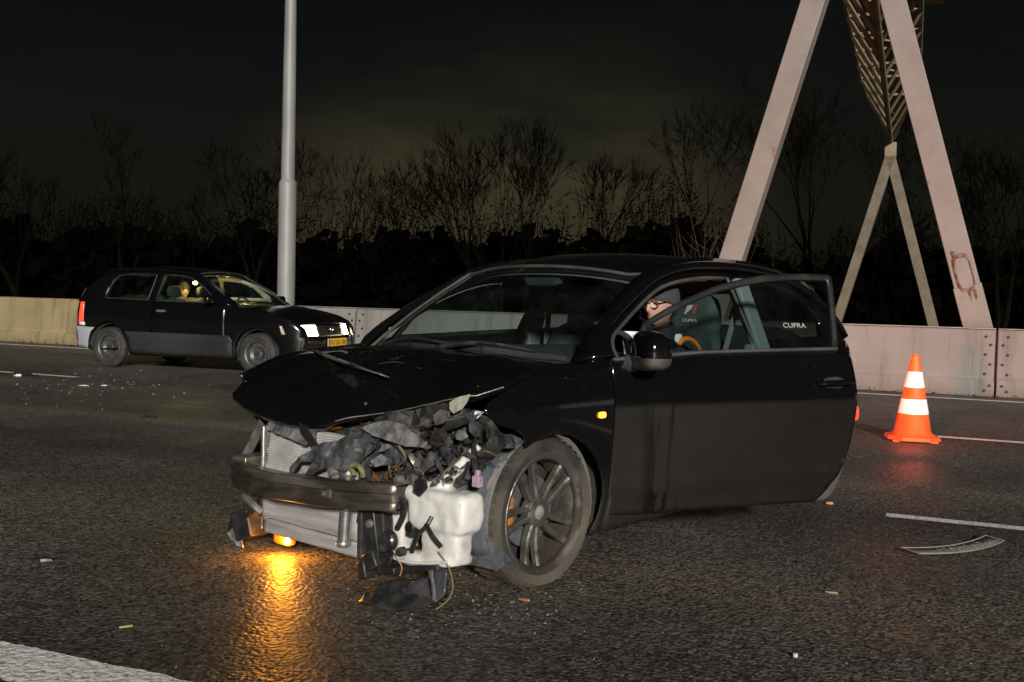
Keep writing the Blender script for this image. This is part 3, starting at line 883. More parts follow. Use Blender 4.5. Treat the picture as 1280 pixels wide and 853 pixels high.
ZT = [(.10, .74), (.17, .775), (.24, .800), (.30, .812), (.335, .822), (.42, .830), (.55, .838), (.70, .845), (.74, .843), (.82, .832), (.90, .818), (.945, .802), (1.0, .785), (1.10, .742), (1.20, .695), (1.27, .660), (1.33, .628), (1.40, .58)]
PT = [(-3.30, .80), (-3.2, .86), (-3.0, .925), (-2.75, .965), (-2.4, .992), (-1.9, 1.0), (-.5, 1.0), (-.1, .995), (.1, .98), (.3, .945), (.45, .89), (.6, .80), (.75, .66)]
def yb(x, z):
    return smooth_tab(ZT, z) * smooth_tab(PT, x) - .075 * min(1, max(0, (z - .90) / .12)) * min(1, max(0, (x + 1.2) / .75))
def arch(cx, cz, rx, rz, a0, a1, n=22):
    return [(cx + rx * math.cos(R(a0 + (a1 - a0) * i / n)), cz + rz * math.sin(R(a0 + (a1 - a0) * i / n))) for i in range(n + 1)]
def c2(pts, k=6): return [tuple(p)[:2] for p in spl([(a, b, 0) for a, b in pts], k)]
INN = spl([(-.31, .685, .880), (-.47, .650, 1.008), (-.72, .608, 1.150), (-.99, .575, 1.282), (-1.4, .562, 1.365), (-1.9, .56, 1.378), (-2.35, .56, 1.352), (-2.75, .555, 1.285), (-2.92, .56, 1.22)], 6)
OUTc = c2([(-.445, .915), (-.50, .992), (-.62, 1.074), (-.81, 1.170), (-.99, 1.250), (-1.2, 1.304), (-1.5, 1.330), (-2.0, 1.328), (-2.45, 1.27), (-2.82, 1.13), (-3.02, .96)], 6)
OUT3 = [Vector((x, yb(x, z), z)) for x, z in OUTc]
DOOR_HOLE = [(-.49, .27), (-.47, .60), (-.478, .895)] + c2([(-.49, .945), (-.53, .990), (-.63, 1.046), (-.81, 1.140), (-.99, 1.220), (-1.16, 1.262), (-1.36, 1.285), (-1.5, 1.293), (-1.69, 1.297)], 4) + [(-1.735, .95), (-1.755, .70), (-1.72, .48), (-1.62, .30), (-1.56, .26)]
WIN_HOLE = [(-1.86, .975), (-1.825, 1.285)] + c2([(-1.9, 1.288), (-2.2, 1.265), (-2.5, 1.19), (-2.66, 1.07)], 4) + [(-2.62, .99)]
SIDE = [(-.44, .15), (-2.21, .15), (-2.245, .24)] + arch(-2.60, .30, .355, .345, 188, -8) + [(-2.97, .22), (-3.05, .24), (-3.18, .30), (-3.26, .45), (-3.28, .62), (-3.22, .78), (-3.10, .90)] + OUTc[::-1] + [(-.44, .90)]
def half(a, n=2): return a
for s in (1, -1):
    m = sheet(SIDE, lambda x, z: (x, s * yb(x, z), z), [DOOR_HOLE, WIN_HOLE], .06, (0, s, 0))
    o = m.build('body_side', M_wing, car, solid=.035)
    m = MB(); m.grid([[Vector((p.x, s * p.y, p.z)) for p in spl([INN[int(i * (len(INN) - 1) / 40)] for i in range(41)], 1)], [Vector((p.x, s * p.y, p.z)) for p in [OUT3[int(i * (len(OUT3) - 1) / 40)] for i in range(41)]]], flip=s < 0)
    m.build('roof_rail', M_paint, car, solid=.03)
    m = sheet(WIN_HOLE, lambda x, z: (x, s * (yb(x, z) - .012), z), [], .08, (0, s, 0)); m.build('rear_side_window', M_dg, car)
    # door seal along the opening
    m = MB(); m.tube([(x, s * (yb(x, z) - .004), z) for x, z in DOOR_HOLE[2:-3]], .010, 8); m.build('door_seal', M_rub, car)

def roofz(i, u):
    p = INN[i]; return p
r0 = next(i for i, p in enumerate(INN) if p.x <= -.985)
rows = []
for i in range(r0, len(INN)):
    p = INN[i]; f = 1 - (i - r0) / (len(INN) - 1 - r0); row = []
    for j in range(19):
        u = -1 + 2 * j / 18
        row.append((p.x + .12 * (1 - u * u) * f ** 3 - .06 * (1 - u * u) * (1 - f) ** 4, p.y * u, p.z + .05 * (1 - abs(u) ** 2.4)))
    rows.append(row)
m = MB(); m.grid(rows); roof = m.build('roof', M_paint, car, solid=.03)
m = MB(); m.grid([[(x, y * .98, z - .045) for x, y, z in r] for r in rows], flip=True); m.build('headliner', M_in2, car)
m = MB(); m.tube([(-2.55, 0, 1.40), (-2.57, 0, 1.43), (-2.70, 0, 1.60)], [.02, .008, .003], 8); m.build('aerial', M_blk, car)

# windscreen
def wsp(u, t):
    bx, by, bz = -.31 - .03 + .14 * (1 - u * u), .675 * u, .868 + .03 * (1 - u * u)
    tx, ty, tz = rows[0][9][0] + (-.985 - rows[0][9][0]) * u * u, .572 * u, 1.28 + .05 * (1 - abs(u) ** 2.4)
    q = Vector((bx, by, bz)).lerp(Vector((tx, ty, tz)), t)
    q += Vector((.5, 0, .85)) * (.028 * math.sin(math.pi * t) * (1 - .3 * u * u)); return q
U = [-1 + 2 * j / 18 for j in range(19)]
m = MB(); m.grid([[wsp(u, t / 12) for u in U] for t in range(13)], flip=True); ws = m.build('windscreen', M_ws, car)
m = MB(); m.tube([wsp(-1, t / 12) + Vector((.006, 0, .008)) for t in range(13)] + [wsp(u, 1) for u in U[1:-1]] + [wsp(1, 1 - t / 12) + Vector((.012, .004, .014)) for t in range(13)], .009, 6); m.build('windscreen_seal', M_rub, car)
m = MB(); m.grid([[wsp(u, .0) + Vector((.11, 0, -.012)) for u in U], [wsp(u, .0) + Vector((.05, 0, .004)) for u in U], [wsp(u, .0) + Vector((-.02, 0, -.008)) for u in U]], flip=True); m.build('cowl_panel', M_blk, car, solid=.02)
for (u0, u1, t1) in ((-.62, .05, .06), (.02, .74, .07)):
    a = wsp(u0, .0) + Vector((.05, 0, .03)); c = wsp(u1, t1) + Vector((.03, 0, .015)); mid = (a + c) / 2 + Vector((.02, 0, .03))
    m = MB(); m.tube(spl([a, mid, c], 5), [.011] * 5 + [.009] * 6, 6); wp = m.build('wiper', M_blk, car)
    e = wsp(min(u1 + .28, .95), .05) + Vector((.025, 0, .012)); d = wsp(u1 - .38, .05) + Vector((.025, 0, .012))
    m = MB(); m.beam(d, e, .012, .022); m.build('wiper_blade', M_trim, wp)

# bonnet: pushed back and buckled, its left front corner peeled
FE = [(-1.0, (.40, -.715, .735)), (-.90, (.500, -.655, .690)), (-.7, (.535, -.50, .655)), (-.48, (.545, -.35, .632)), (-.2, (.545, -.14, .618)), (.02, (.520, .01, .624)), (.16, (.445, .13, .66)), (.42, (.335, .31, .702)), (.7, (.265, .50, .752)), (.86, (.215, .61, .783)), (1.0, (.06, .69, .832))]
def fe(u):
    for (a, p), (b, q) in zip(FE, FE[1:]):
        if u <= b + 1e-6:
            return Vector(p).lerp(Vector(q), (u - a) / (b - a))
    return Vector(FE[-1][1])
rows_h = []
NU, NVv = 36, 44
for i in range(NU + 1):
    t = i / NU; row = []
    for j in range(NVv + 1):
        u = -1 + 2 * j / NVv
        rr = Vector((-.36 + .14 * (1 - u * u) + .02, .70 * u, .888 + .034 * (1 - u * u)))
        f = fe(u)
        e = 3.2 - .7 * (1 - abs(u)) - (.9 * max(0, u - .2))
        z = rr.z + (f.z - rr.z) * t ** e
        x = rr.x + (f.x - rr.x) * t; y = rr.y + (f.y - rr.y) * (t ** 1.3)
        # power line and buckles
        z += .010 * math.exp(-((abs(u) - .55) / .10) ** 2) * (1 - t) * math.sin(math.pi * min(1, t * 1.4 + .05))
        d = (y + .20 + (x - .16) * 1.15) / 1.5
        z += .030 * math.exp(-(d / .035) ** 2) * math.exp(-(((x - .17) * .7 - (y + .22) * .7) / .20) ** 2)
        z -= .020 * math.exp(-((d - .07) / .05) ** 2) * math.exp(-(((x - .17) * .7 - (y + .22) * .7) / .25) ** 2)
        z += .012 * noise.noise(Vector((x * 5, y * 5, 2))) * t + .010 * noise.noise(Vector((x * 17, y * 17, 5))) * max(0, u) * t ** 2
        row.append((x, y, z))
    rows_h.append(row)
lip = [(x - .012, y, z - .030 - .006 * noise.noise(Vector((y * 20, 0, 0)))) for x, y, z in rows_h[-1]]
m = MB(); m.grid(rows_h + [[(x + .004, y, z - .012) for x, y, z in rows_h[-1]], lip], flip=False)
hood = m.build('bonnet', M_hood, car, solid=.008, ang=60)
if hood.data.polygons[0].normal.z < 0: hood.data.flip_normals()
m = MB(); m.grid([[(x - .02, y, z - .03) for x, y, z in r[2:-2]] for r in rows_h[3:-2]]); m.build('bonnet_frame', M_dark, hood)
m = MB(); m.tube([(x + .005, y + .004, z - .006) for x, y, z in rows_h[-1][24:-1]], [.0025 + .0015 * noise.noise(Vector((i, 0, 0))) for i in range(len(rows_h[-1][24:-1]))], 6); m.build('bare_metal_edge', M_alu, hood)

# pale strip painting the reflection along the bonnet's scraped crease
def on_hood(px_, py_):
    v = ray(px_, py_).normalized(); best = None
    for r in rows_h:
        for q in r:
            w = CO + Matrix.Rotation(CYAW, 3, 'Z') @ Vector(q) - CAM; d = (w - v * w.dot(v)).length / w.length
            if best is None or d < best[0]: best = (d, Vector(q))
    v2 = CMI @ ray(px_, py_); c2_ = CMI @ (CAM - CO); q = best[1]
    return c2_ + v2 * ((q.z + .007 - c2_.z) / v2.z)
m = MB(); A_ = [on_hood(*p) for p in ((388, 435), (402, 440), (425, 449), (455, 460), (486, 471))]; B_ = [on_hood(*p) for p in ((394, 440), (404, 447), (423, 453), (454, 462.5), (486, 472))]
m.grid([A_, B_]); m.build('crease_scrape_glint', mat('scrape_glint', (.16, .14, .12), .45, .3, c2=(.05, .045, .04), vs=40), hood, solid=.003, off=0)

# front wings
WL = [(-.415, .15), (-.355, .155)] + arch(-.02, .285, .355, .335, 199, 62, 20) + [(.16, .63), (.20, .655), (.27, .675), (.325, .70), (.36, .735)] + c2([(.33, .765), (.15, .835), (-.08, .873), (-.415, .90)], 4)
def wy(x, z): return yb(x, z) + .012 * noise.noise(Vector((x * 9, z * 9, 1))) * max(0, min(1, (x - .0) * 4))
m = sheet(WL, lambda x, z: (x, wy(x, z), z), [], .035, (0, 1, 0))
wing = m.build('front_wing', M_wing, car, solid=.006)
topc = c2([(.36, .735), (.33, .765), (.15, .835), (-.08, .873), (-.415, .90), (-.46, .915)], 6)
m = MB(); rowsw = [[], [], []]
for i, (x, z) in enumerate(topc):
    a = Vector((x, wy(x, z), z)); t = i / (len(topc) - 1)
    hx = rows_h[int((1 - t) * NU)][NVv]; b_ = Vector(hx) + Vector((0, .006, -.008))
    mid = (a + b_) / 2 + Vector((0, .012, .014 + .012 * noise.noise(Vector((x * 11, 0, 0))) * (1 - t)))
    rowsw[0].append(a); rowsw[1].append(mid); rowsw[2].append(b_)
m.grid(rowsw, flip=False); m.build('wing_top', M_paint, wing, solid=.005, off=0, fix=True)
m = sheet([(-.415, .15), (-.355, .155)] + arch(-.02, .30, .35, .34, 199, 50, 20) + [(.26, .60), (.34, .68), (.37, .77)] + c2([(.15, .845), (-.08, .878), (-.415, .90)], 4), lambda x, z: (x, -yb(x, z), z), [], .06, (0, -1, 0))
rw_ = m.build('front_wing', M_paint, car, solid=.006)
m = MB(); m.grid([[(x, -yb(x, z), z) for x, z in topc[3:]], [Vector(rows_h[int((1 - i / (len(topc) - 1)) * NU)][0]) + Vector((0, 0, -.008)) for i in range(3, len(topc))]]); m.build('wing_top', M_paint, rw_, solid=.005, off=0)
# amber repeater, lit
rp = hit(753, 519, 1, yb(-.35, .68) + .004)
m = MB(); sellip(m, rp, (.046, .014, .026), .5, .5, 8, 14); m.build('side_repeater', M_orange_l, car)

# ---------------- doors
DSKIN = [(-.425, .225), (-.421, .60), (-.425, .905)] + [(-.50, .918), (-.9, .936), (-1.3, .948), (-1.70, .955)] + c2([(-1.735, .92), (-1.755, .78), (-1.752, .64), (-1.725, .48), (-1.68, .36), (-1.62, .27), (-1.57, .225)], 4)
FRO_L = [(-.592, .925), (-.640, 1.050)] + c2([(-.65, 1.064), (-.70, 1.095), (-.81, 1.149), (-.945, 1.203), (-1.08, 1.250), (-1.30, 1.298), (-1.55, 1.318), (-1.735, 1.320)], 4) + [(-1.752, 1.308), (-1.672, .955)]
FRI_L = [(-.618, .945), (-.664, 1.044)] + c2([(-.715, 1.074), (-.82, 1.125), (-.952, 1.179), (-1.087, 1.226), (-1.31, 1.272), (-1.55, 1.292), (-1.722, 1.293)], 4) + [(-1.648, .968)]
def door(s, ang):
    hx, hy = -.45, s * .80
    def T(x, z, off=0): return (x - hx, s * (yb(x, z) + off) - hy, z)
    crease = lambda x, z: -.010 * max(0, min(1, (.325 + .03 * (-.9 - x) - z) / .02)) if z < .40 else 0
    m = sheet(DSKIN, lambda x, z: T(x, z, crease(x, z) + .004), [], .035, (0, s, 0))
    d = m.build('door', M_door if s > 0 else M_paint, car, solid=.055, loc=(hx, hy, 0), rot=(0, 0, -s * R(ang)))
    FRO, FRI = FRO_L, FRI_L
    m = sheet([(x, z) for x, z in FRO], lambda x, z: T(x, z, -.004), [FRI], .05, (0, s, 0)); m.build('window_frame', mat('frame_black', (.016, .016, .017), .4, c2=(.05, .047, .043), vs=5, lo=.45, hi=.8), d, solid=.025)
    m = sheet([(x, z) for x, z in FRI], lambda x, z: T(x, z, -.012), [], .12, (0, s, 0)); g = m.build('window_glass', M_sg, d)
    m = MB(); m.tube([T(x, z + .004, .004) for x, z in [(-.44, .905), (-.9, .937), (-1.3, .949), (-1.66, .957)]], .009, 6); m.build('belt_strip', M_rub, d)
    # handle
    hp = Vector(T(-1.62, .80, .0))
    m = MB(); m.tube(spl([hp + Vector((.10, s * .004, 0)), hp + Vector((.085, s * .032, .002)), hp + Vector((0, s * .042, .004)), hp + Vector((-.085, s * .032, .006)), hp + Vector((-.10, s * .004, .006))], 4), .0135, 8); m.build('handle', M_paint, d)
    m = MB(); sellip(m, hp + Vector((0, s * .004, 0)), (.13, .012, .058), .7, .7, 8, 18); m.build('handle_cup', M_blk, d)
    # mirror
    mc = Vector(T(-.545, .955, .19)) if s > 0 else Vector(T(-.52, .965, .17))
    def shp(p): return Vector((p.x + .010 * (p.y * s / .12), p.y, p.z * (1 - .22 * (p.y * s / .12) * .5)))
    if s < 0: return d, T            # the far mirror is gone
    m = MB(); sellip(m, mc, (.13, .255, .165), .62, .50, 18, 30, Matrix.Rotation(-s * .12, 3, 'Z'), shp); mb_ = m.build('mirror', M_paint, d)
    lowm = MB(); lowm.v = list(m.v); lowm.f = [f for f in m.f if sum(m.v[i][2] for i in f) / 4 < mc.z - .018]
    lowm.v = [tuple(mc + (Vector(v) - mc) * 1.022) for v in lowm.v]; lowm.build('mirror_base', M_dirty, d)
    m = MB(); m.tube([Vector(T(-.53, .895, .0)), Vector(T(-.535, .905, .06)), mc + Vector((0, -s * .05, -.05))], [.042, .034, .034], 12); m.build('mirror_arm', M_liner, d)
    m = MB(); m.prism([(-.425, .905), (-.565, .925), (-.60, .955), (-.52, .925)], lambda x, z: T(x, z, -.02), lambda x, z: T(x, z, .004)); m.build('mirror_sail', M_blk, d, fix=True)
    return d, T
dl, TL = door(1, 26)
dr, TR = door(-1, 0)
# lettering sticker on the open door's glass
p = Vector(TL(-1.445, 1.066, -.008)); p2 = Vector(TL(-1.30, 1.066, -.008)); p3 = Vector(TL(-1.445, 1.11, -.008))
X = (p - p2).normalized(); Zv = X.cross((p3 - p).normalized()).normalized(); Yv = Zv.cross(X)
tm_ = text_mesh('CUPRA', .040); xf(tm_, Matrix((X * 1.05, Yv * .85, Zv)).transposed().to_4x4()); xf(tm_, Matrix.Translation(p + Zv * .002))
tm_.build('lettering', mat('sticker_grey', (.42, .41, .36), .6), dl, smooth=False)

# ---------------- rear end
def rear_x(z): return lerp_tab([(.20, -3.20), (.45, -3.30), (.62, -3.31), (.80, -3.25), (.95, -3.14), (1.22, -2.95)], z)
def strip_rear(z0, z1, n, yo=0., xo=0.):
    out = []
    for i in range(n + 1):
        z = z0 + (z1 - z0) * i / n; row = []
        for j in range(17):
            u = -1 + 2 * j / 16; xr = rear_x(z) + xo; xs = xr + .17 * abs(u) ** 3
            yy = (yb(-3.12, z) if z < .95 else yb(-3.0, z) * .97) - yo
            row.append((xs, yy * u, z))
        out.append(row)
    return out
m = MB(); m.grid(strip_rear(.20, .55, 6)); m.build('rear_bumper', M_paint, car, solid=.01, fix=True)
m = MB(); m.grid(strip_rear(.555, .94, 7)); m.build('tailgate', M_paint, car, solid=.01, fix=True)
m = MB(); m.grid(strip_rear(.945, 1.235, 6, .0)); m.build('rear_window', M_dg, car, fix=True)
m = MB(); m.box((-2.98, 0, 1.275), (.20, 1.0, .03)); m.build('rear_spoiler', M_paint, car, bevel=.012)
for s in (1, -1):
    m = MB(); sellip(m, (-3.19, s * .60, .80), (.14, .16, .15), .5, .5, 10, 18); m.build('tail_lamp', M_red_l, car)
    m = MB(); sellip(m, (-3.255, s * .700, .475), (.09, .08, .10), .5, .5, 10, 16); m.build('rear_reflector_glow', M_red_l, car)  # reflector's red glow put in with the emissive lamp material
tl = bpy.data.lights.new('tail_light', 'SPOT'); tl.energy = 1000; tl.color = (1, .18, .10); tl.spot_size = R(72); tl.spot_blend = .8; tl.shadow_soft_size = .06
for s in (1,):
    to = bpy.data.objects.new('tail_light', tl); col.objects.link(to); to.parent = car; to.location = (-3.34, s * .70, .80)
    to.rotation_euler = Vector((-1, s * -.20, .22)).to_track_quat('-Z', 'Y').to_euler()

# ---------------- underbody, bulkhead, interior
m = MB(); m.box((-1.55, 0, .19), (2.3, 1.5, .06)); m.box((-2.85, 0, .30), (.6, 1.2, .10)); m.build('floor_pan', M_dark, car, smooth=False)
m = MB(); m.box((-.43, 0, .50), (.05, 1.48, .62)); m.build('bulkhead', M_dark, car, smooth=False)
def dash(p): return p
m = MB(); sellip(m, (-.62, 0, .80), (.52, 1.44, .26), .45, .25, 12, 30, None, lambda p: Vector((p.x, p.y, p.z + .02 * math.exp(-((p.y - .37) / .2) ** 2) * (p.z > 0)))); m.build('dashboard', M_in, car)
m = MB(); n = 36; mt_ = Matrix.Rotation(R(-26), 3, 'Y')
swc = Vector((-.97, .37, .84))
m.tube([swc + mt_ @ Vector((0, .185 * math.cos(2 * math.pi * i / n), .185 * math.sin(2 * math.pi * i / n))) for i in range(n + 1)], .015, 8, False)
for a in (R(200), R(-20), R(270)): m.beam(swc, swc + mt_ @ Vector((0, .18 * math.cos(a), .18 * math.sin(a))), .03, .02)
sellip(m, swc, (.06, .13, .12), .6, .6, 8, 14); m.tube([swc, swc + Vector((.25, 0, -.1))], .04, 10)
m.build('steering_wheel', M_in, car)
def seat(y, nm=True):
    b = MB(); sellip(b, (-1.42, y, .40), (.56, .50, .20), .45, .35, 12, 24)
    st = b.build('seat', M_seat, car)
    b = MB(); rt = Matrix.Rotation(R(-15), 3, 'Y')
    sellip(b, (-1.755, y, .70), (.17, .50, .66), .5, .4, 14, 26, rt, lambda p: Vector((p.x + .10 * (abs(p.y) / .25) ** 2 * .5, p.y * (1 - .16 * max(0, p.z) / .33), p.z)))
    b.build('backrest', M_seat, st)
    b = MB(); hc = Vector((-1.845, y, 1.09)); sellip(b, hc, (.12, .29, .25), .55, .5, 12, 22, Matrix.Rotation(R(-8), 3, 'Y'), lambda p: Vector((p.x, p.y * (1 - .12 * p.z / .1), p.z)))
    b.build('headrest', M_seat, st)
    # stitched emblem and lettering on the headrest
    base = hc + Vector((.0672, 0, 0)); rr = Matrix.Rotation(R(-8), 3, 'Y')
    def q(a, c): return base + rr @ Vector((0, a, c))
    e = MB()
    for k in range(3):
        e.prism([(-.040 + k * .014, .000 + k * .012 - .004), (-.028 + k * .014, .0 + k * .012), (-.012 + k * .012, .05), (-.022 + k * .012, .05)], lambda a, c: q(a, c + .01) - Vector((.004, 0, 0)), lambda a, c: q(a, c + .01) + Vector((.002, 0, 0)))
    e.build('emblem', M_mark_w, st, smooth=False, fix=True)
    e = MB(); e.prism([(.006, .0), (.022, .0), (.040, .052), (.022, .052)], lambda a, c: q(a, c + .01) - Vector((.004, 0, 0)), lambda a, c: q(a, c + .01) + Vector((.002, 0, 0)))
    e.build('emblem_stripe', M_mark_r, st, smooth=False, fix=True)
    t = text_mesh('CUPRA', .026, .002); xf(t, Matrix((Vector((0, 1.12, 0)), rr @ Vector((0, 0, 1)), Vector((1, 0, 0)))).transposed().to_4x4()); xf(t, Matrix.Translation(q(0, -.028) + Vector((.001, 0, 0))))
    t.build('lettering', M_mark_w, st, smooth=False)
    for k in (-.06, .06):
        b = MB(); b.tube([(-1.83, y + k, .92), (-1.845, y + k, 1.06)], .007, 6); b.build('headrest_post', M_chrome, st)
    return st
seat(.37); seat(-.37)
m = MB(); sellip(m, (-2.42, 0, .45), (.5, 1.25, .22), .4, .3, 10, 24); sellip(m, (-2.74, 0, .75), (.18, 1.22, .55), .4, .3, 10, 24, Matrix.Rotation(R(-18), 3, 'Y')); m.build('rear_bench', M_seat, car)
for s in (1, -1):
    m = MB(); m.box((-1.785, s * .735, 1.10), (.12, .05, .42), Matrix.Rotation(s * .40, 3, 'X')); m.box((-1.785, s * .77, .65), (.14, .06, .6)); m.build('pillar_trim', M_in2, car, bevel=.01)
    m = MB(); m.beam((-1.80, s * .655, 1.17), (-1.62, s * .56, .45), .048, .004, up=(0, s, 0)); m.build('seat_belt', M_in2, car)
m = MB(); sellip(m, (-.93, 0, 1.265), (.05, .24, .075), .5, .4, 8, 18); m.tube([(-.93, 0, 1.27), (-.91, 0, 1.33)], .012, 6); m.build('rear_view_mirror', M_in, car)

# ---------------- wheels
for x, s in ((0, 1), (0, -1), (-2.60, 1), (-2.60, -1)):
    w_ = make_wheel(car, (x, s * .712, .300), s)
    if x == 0 and s == 1:
        b = MB(); sellip(b, (.155, .01, .02), (.07, .07, .13), .5, .5, 8, 14); b.build('brake_caliper', mat('caliper_orange', (.75, .24, .02), .5, c2=(.25, .12, .05), vs=25), w_)
    m = MB(); m.grid([[(x + .326 * math.cos(R(a)), s * yy, .30 + .326 * math.sin(R(a))) for a in range(-10, 200, 10)] for yy in ((.50, .775) if x else (.45, .795))], flip=s < 0)
    m.build('arch_liner', mat('arch_liner_grey', (.10, .10, .097), .8, c2=(.17, .16, .145), vs=6), car, solid=.004)

# ---------------- the torn-open front end
def crumple(name, px, xval, amp, m, parent, seed=0, res=.018, thick=.004, slope=0., curl=0., smooth=False):
    pts = [hit(a, b, 0, xval) for a, b in px]
    cy = sum(p.y for p in pts) / len(pts); cz = sum(p.z for p in pts) / len(pts)
    def f(y, z):
        n1 = noise.noise(Vector((y * 11, z * 11, seed * 3.1))); n2 = noise.noise(Vector((y * 29, z * 29, seed * 1.7 + 5))); n3 = 1 - 2 * abs(noise.noise(Vector((y * 17, z * 17, seed + 9))))
        return (xval + amp * (n1 * .9 + n2 * .35 + n3 * .5) + slope * (z - cz) + curl * (y - cy) ** 2, y + amp * .2 * n2, z + amp * .25 * n1)
    b = sheet([(p.y, p.z) for p in pts], f, [], res, (1, 0, 0))
    return b.build(name, m, parent, smooth=smooth, solid=thick, ang=28)
M_beam = mat('beam_steel', (.26, .225, .185), .30, .65, c2=(.07, .058, .047), vs=5, stretch=(1, .6, 2), lo=.38, hi=.58, rough2=.42, bump=.25, bs=18)
def radcore():
    m, n, l, p = nodes('radiator_core')
    t = n.new('ShaderNodeTexCoord'); ob = t.outputs['Object']
    w = n.new('ShaderNodeTexWave'); w.wave_type = 'BANDS'; w.bands_direction = 'Z'; w.inputs['Scale'].default_value = 30; w.inputs['Distortion'].default_value = .6; w.inputs['Detail'].default_value = 2; l.new(ob, w.inputs['Vector'])
    f = noise_fac(n, l, 9, .35, .7, vec=ob, detail=8, rough=.7)
    c = mixc(n, l, f, (.62, .61, .59), (.36, .34, .31))
    c = mixc(n, l, mathn(n, l, 'MULTIPLY', w.outputs[0], .3), c, (.16, .15, .14))
    l.new(c, p.inputs['Base Color']); p.inputs['Metallic'].default_value = .1; p.inputs['Roughness'].default_value = .5
    b = n.new('ShaderNodeBump'); b.inputs['Strength'].default_value = .6; b.inputs['Distance'].default_value = .004; l.new(mathn(n, l, 'MULTIPLY_ADD', f, .8, w.outputs[0]), b.inputs['Height']); l.new(b.outputs[0], p.inputs['Normal'])
    return m
M_core = radcore()
def warp_plate(y0, y1, z0, z1, x, m, name, parent, amp=.01, ny=22, nz=12, thick=.03, seed=1, tilt=0.):
    b = MB(); b.grid([[(x + tilt * (z0 + (z1 - z0) * i / nz - z0) + amp * noise.noise(Vector(((y0 + (y1 - y0) * j / ny) * 7, i * .4, seed))), y0 + (y1 - y0) * j / ny, z0 + (z1 - z0) * i / nz + amp * .4 * noise.noise(Vector((j * .3, i, seed + 4)))) for j in range(ny + 1)] for i in range(nz + 1)])
    return b.build(name, m, parent, solid=thick, off=-1)
rad = warp_plate(-.385, .275, .36, .585, .505, M_core, 'radiator', car, .014, tilt=-.05)
M_cond = mat('condenser_dirty', (.46, .45, .44), .5, .1, c2=(.24, .225, .21), vs=9, bump=.5, bs=60, stretch=(1, .15, 4))
cond = warp_plate(-.385, .275, .175, .355, .52, M_cond, 'condenser', car, .002)
low = warp_plate(-.36, .285, .112, .168, .525, M_cond, 'lower_rail', car, .002, nz=4)
m = MB(); m.box((.495, -.393, .345), (.04, .022, .46)); m.build('side_tank', M_alu, rad, bevel=.008)
m = MB(); m.box((.51, .292, .33), (.05, .03, .44)); m.build('side_tank', M_dark, rad, bevel=.008)
m = MB(); m.tube([(.548, .243, .49), (.552, .238, .40), (.55, .230, .30), (.55, .218, .155)], [.026, .027, .027, .027], 16); m.build('coolant_pipe', mat('pipe_silver', (.62, .62, .62), .3, .9, c2=(.4, .38, .36), vs=15), rad)
for z in (.165, .31, .45):
    m = MB(); m.lathe([(.029, -.01), (.031, -.006), (.031, .006), (.029, .01)], 16, (.551, .218 + .026 * (z - .155) / .33, z)); m.build('pipe_clip', M_alu, rad)
# bumper beam
NB = 34; rowsb = []
prof = [(-.055, -.052), (.0, -.055), (.012, -.050), (.014, -.020), (.004, -.012), (.004, .012), (.014, .020), (.012, .050), (.0, .055), (-.055, .052)]
for i in range(NB + 1):
    u = -1 + 2 * i / NB; y = -.004 + .562 * u
    x = .572 + .118 * (1 - u * u) - .03 * max(0, -u - .8) * 5; z = .378 + .020 * u + .004 * noise.noise(Vector((u * 4, 0, 0)))
    sq = 1 - .06 * max(0, abs(u) - .7)
    rowsb.append([(x + a * 1.0, y, z + c * sq) for a, c in prof])
m = MB(); m.grid(rowsb); beam = m.build('bumper_beam', M_beam, car, fix=True, solid=.003, ang=30)
for s in (-1, 1):
    m = MB(); m.box((.46, s * .47, .385), (.24, .10, .10)); m.build('crash_can', M_dark if s > 0 else M_beam, beam, bevel=.006)
m = MB(); m.box((.665, .245, .385), (.012, .065, .075)); m.lathe([(0, 0), (.012, 0), (.012, .012), (0, .013)], 12, (.672, .245, .385), 'x'); m.build('tow_plate', mat('beam_plate', (.14, .12, .10), .6, .5), beam, bevel=.003)
m = MB(); m.tube(spl([(.57, .30, .455), (.585, .295, .485), (.588, .325, .50), (.585, .355, .487), (.57, .352, .455)], 5), .011, 8); m.build('hose_clip', mat('clip_yellow', (.23, .23, .09), .6, c2=(.1, .1, .05), vs=30), rad)
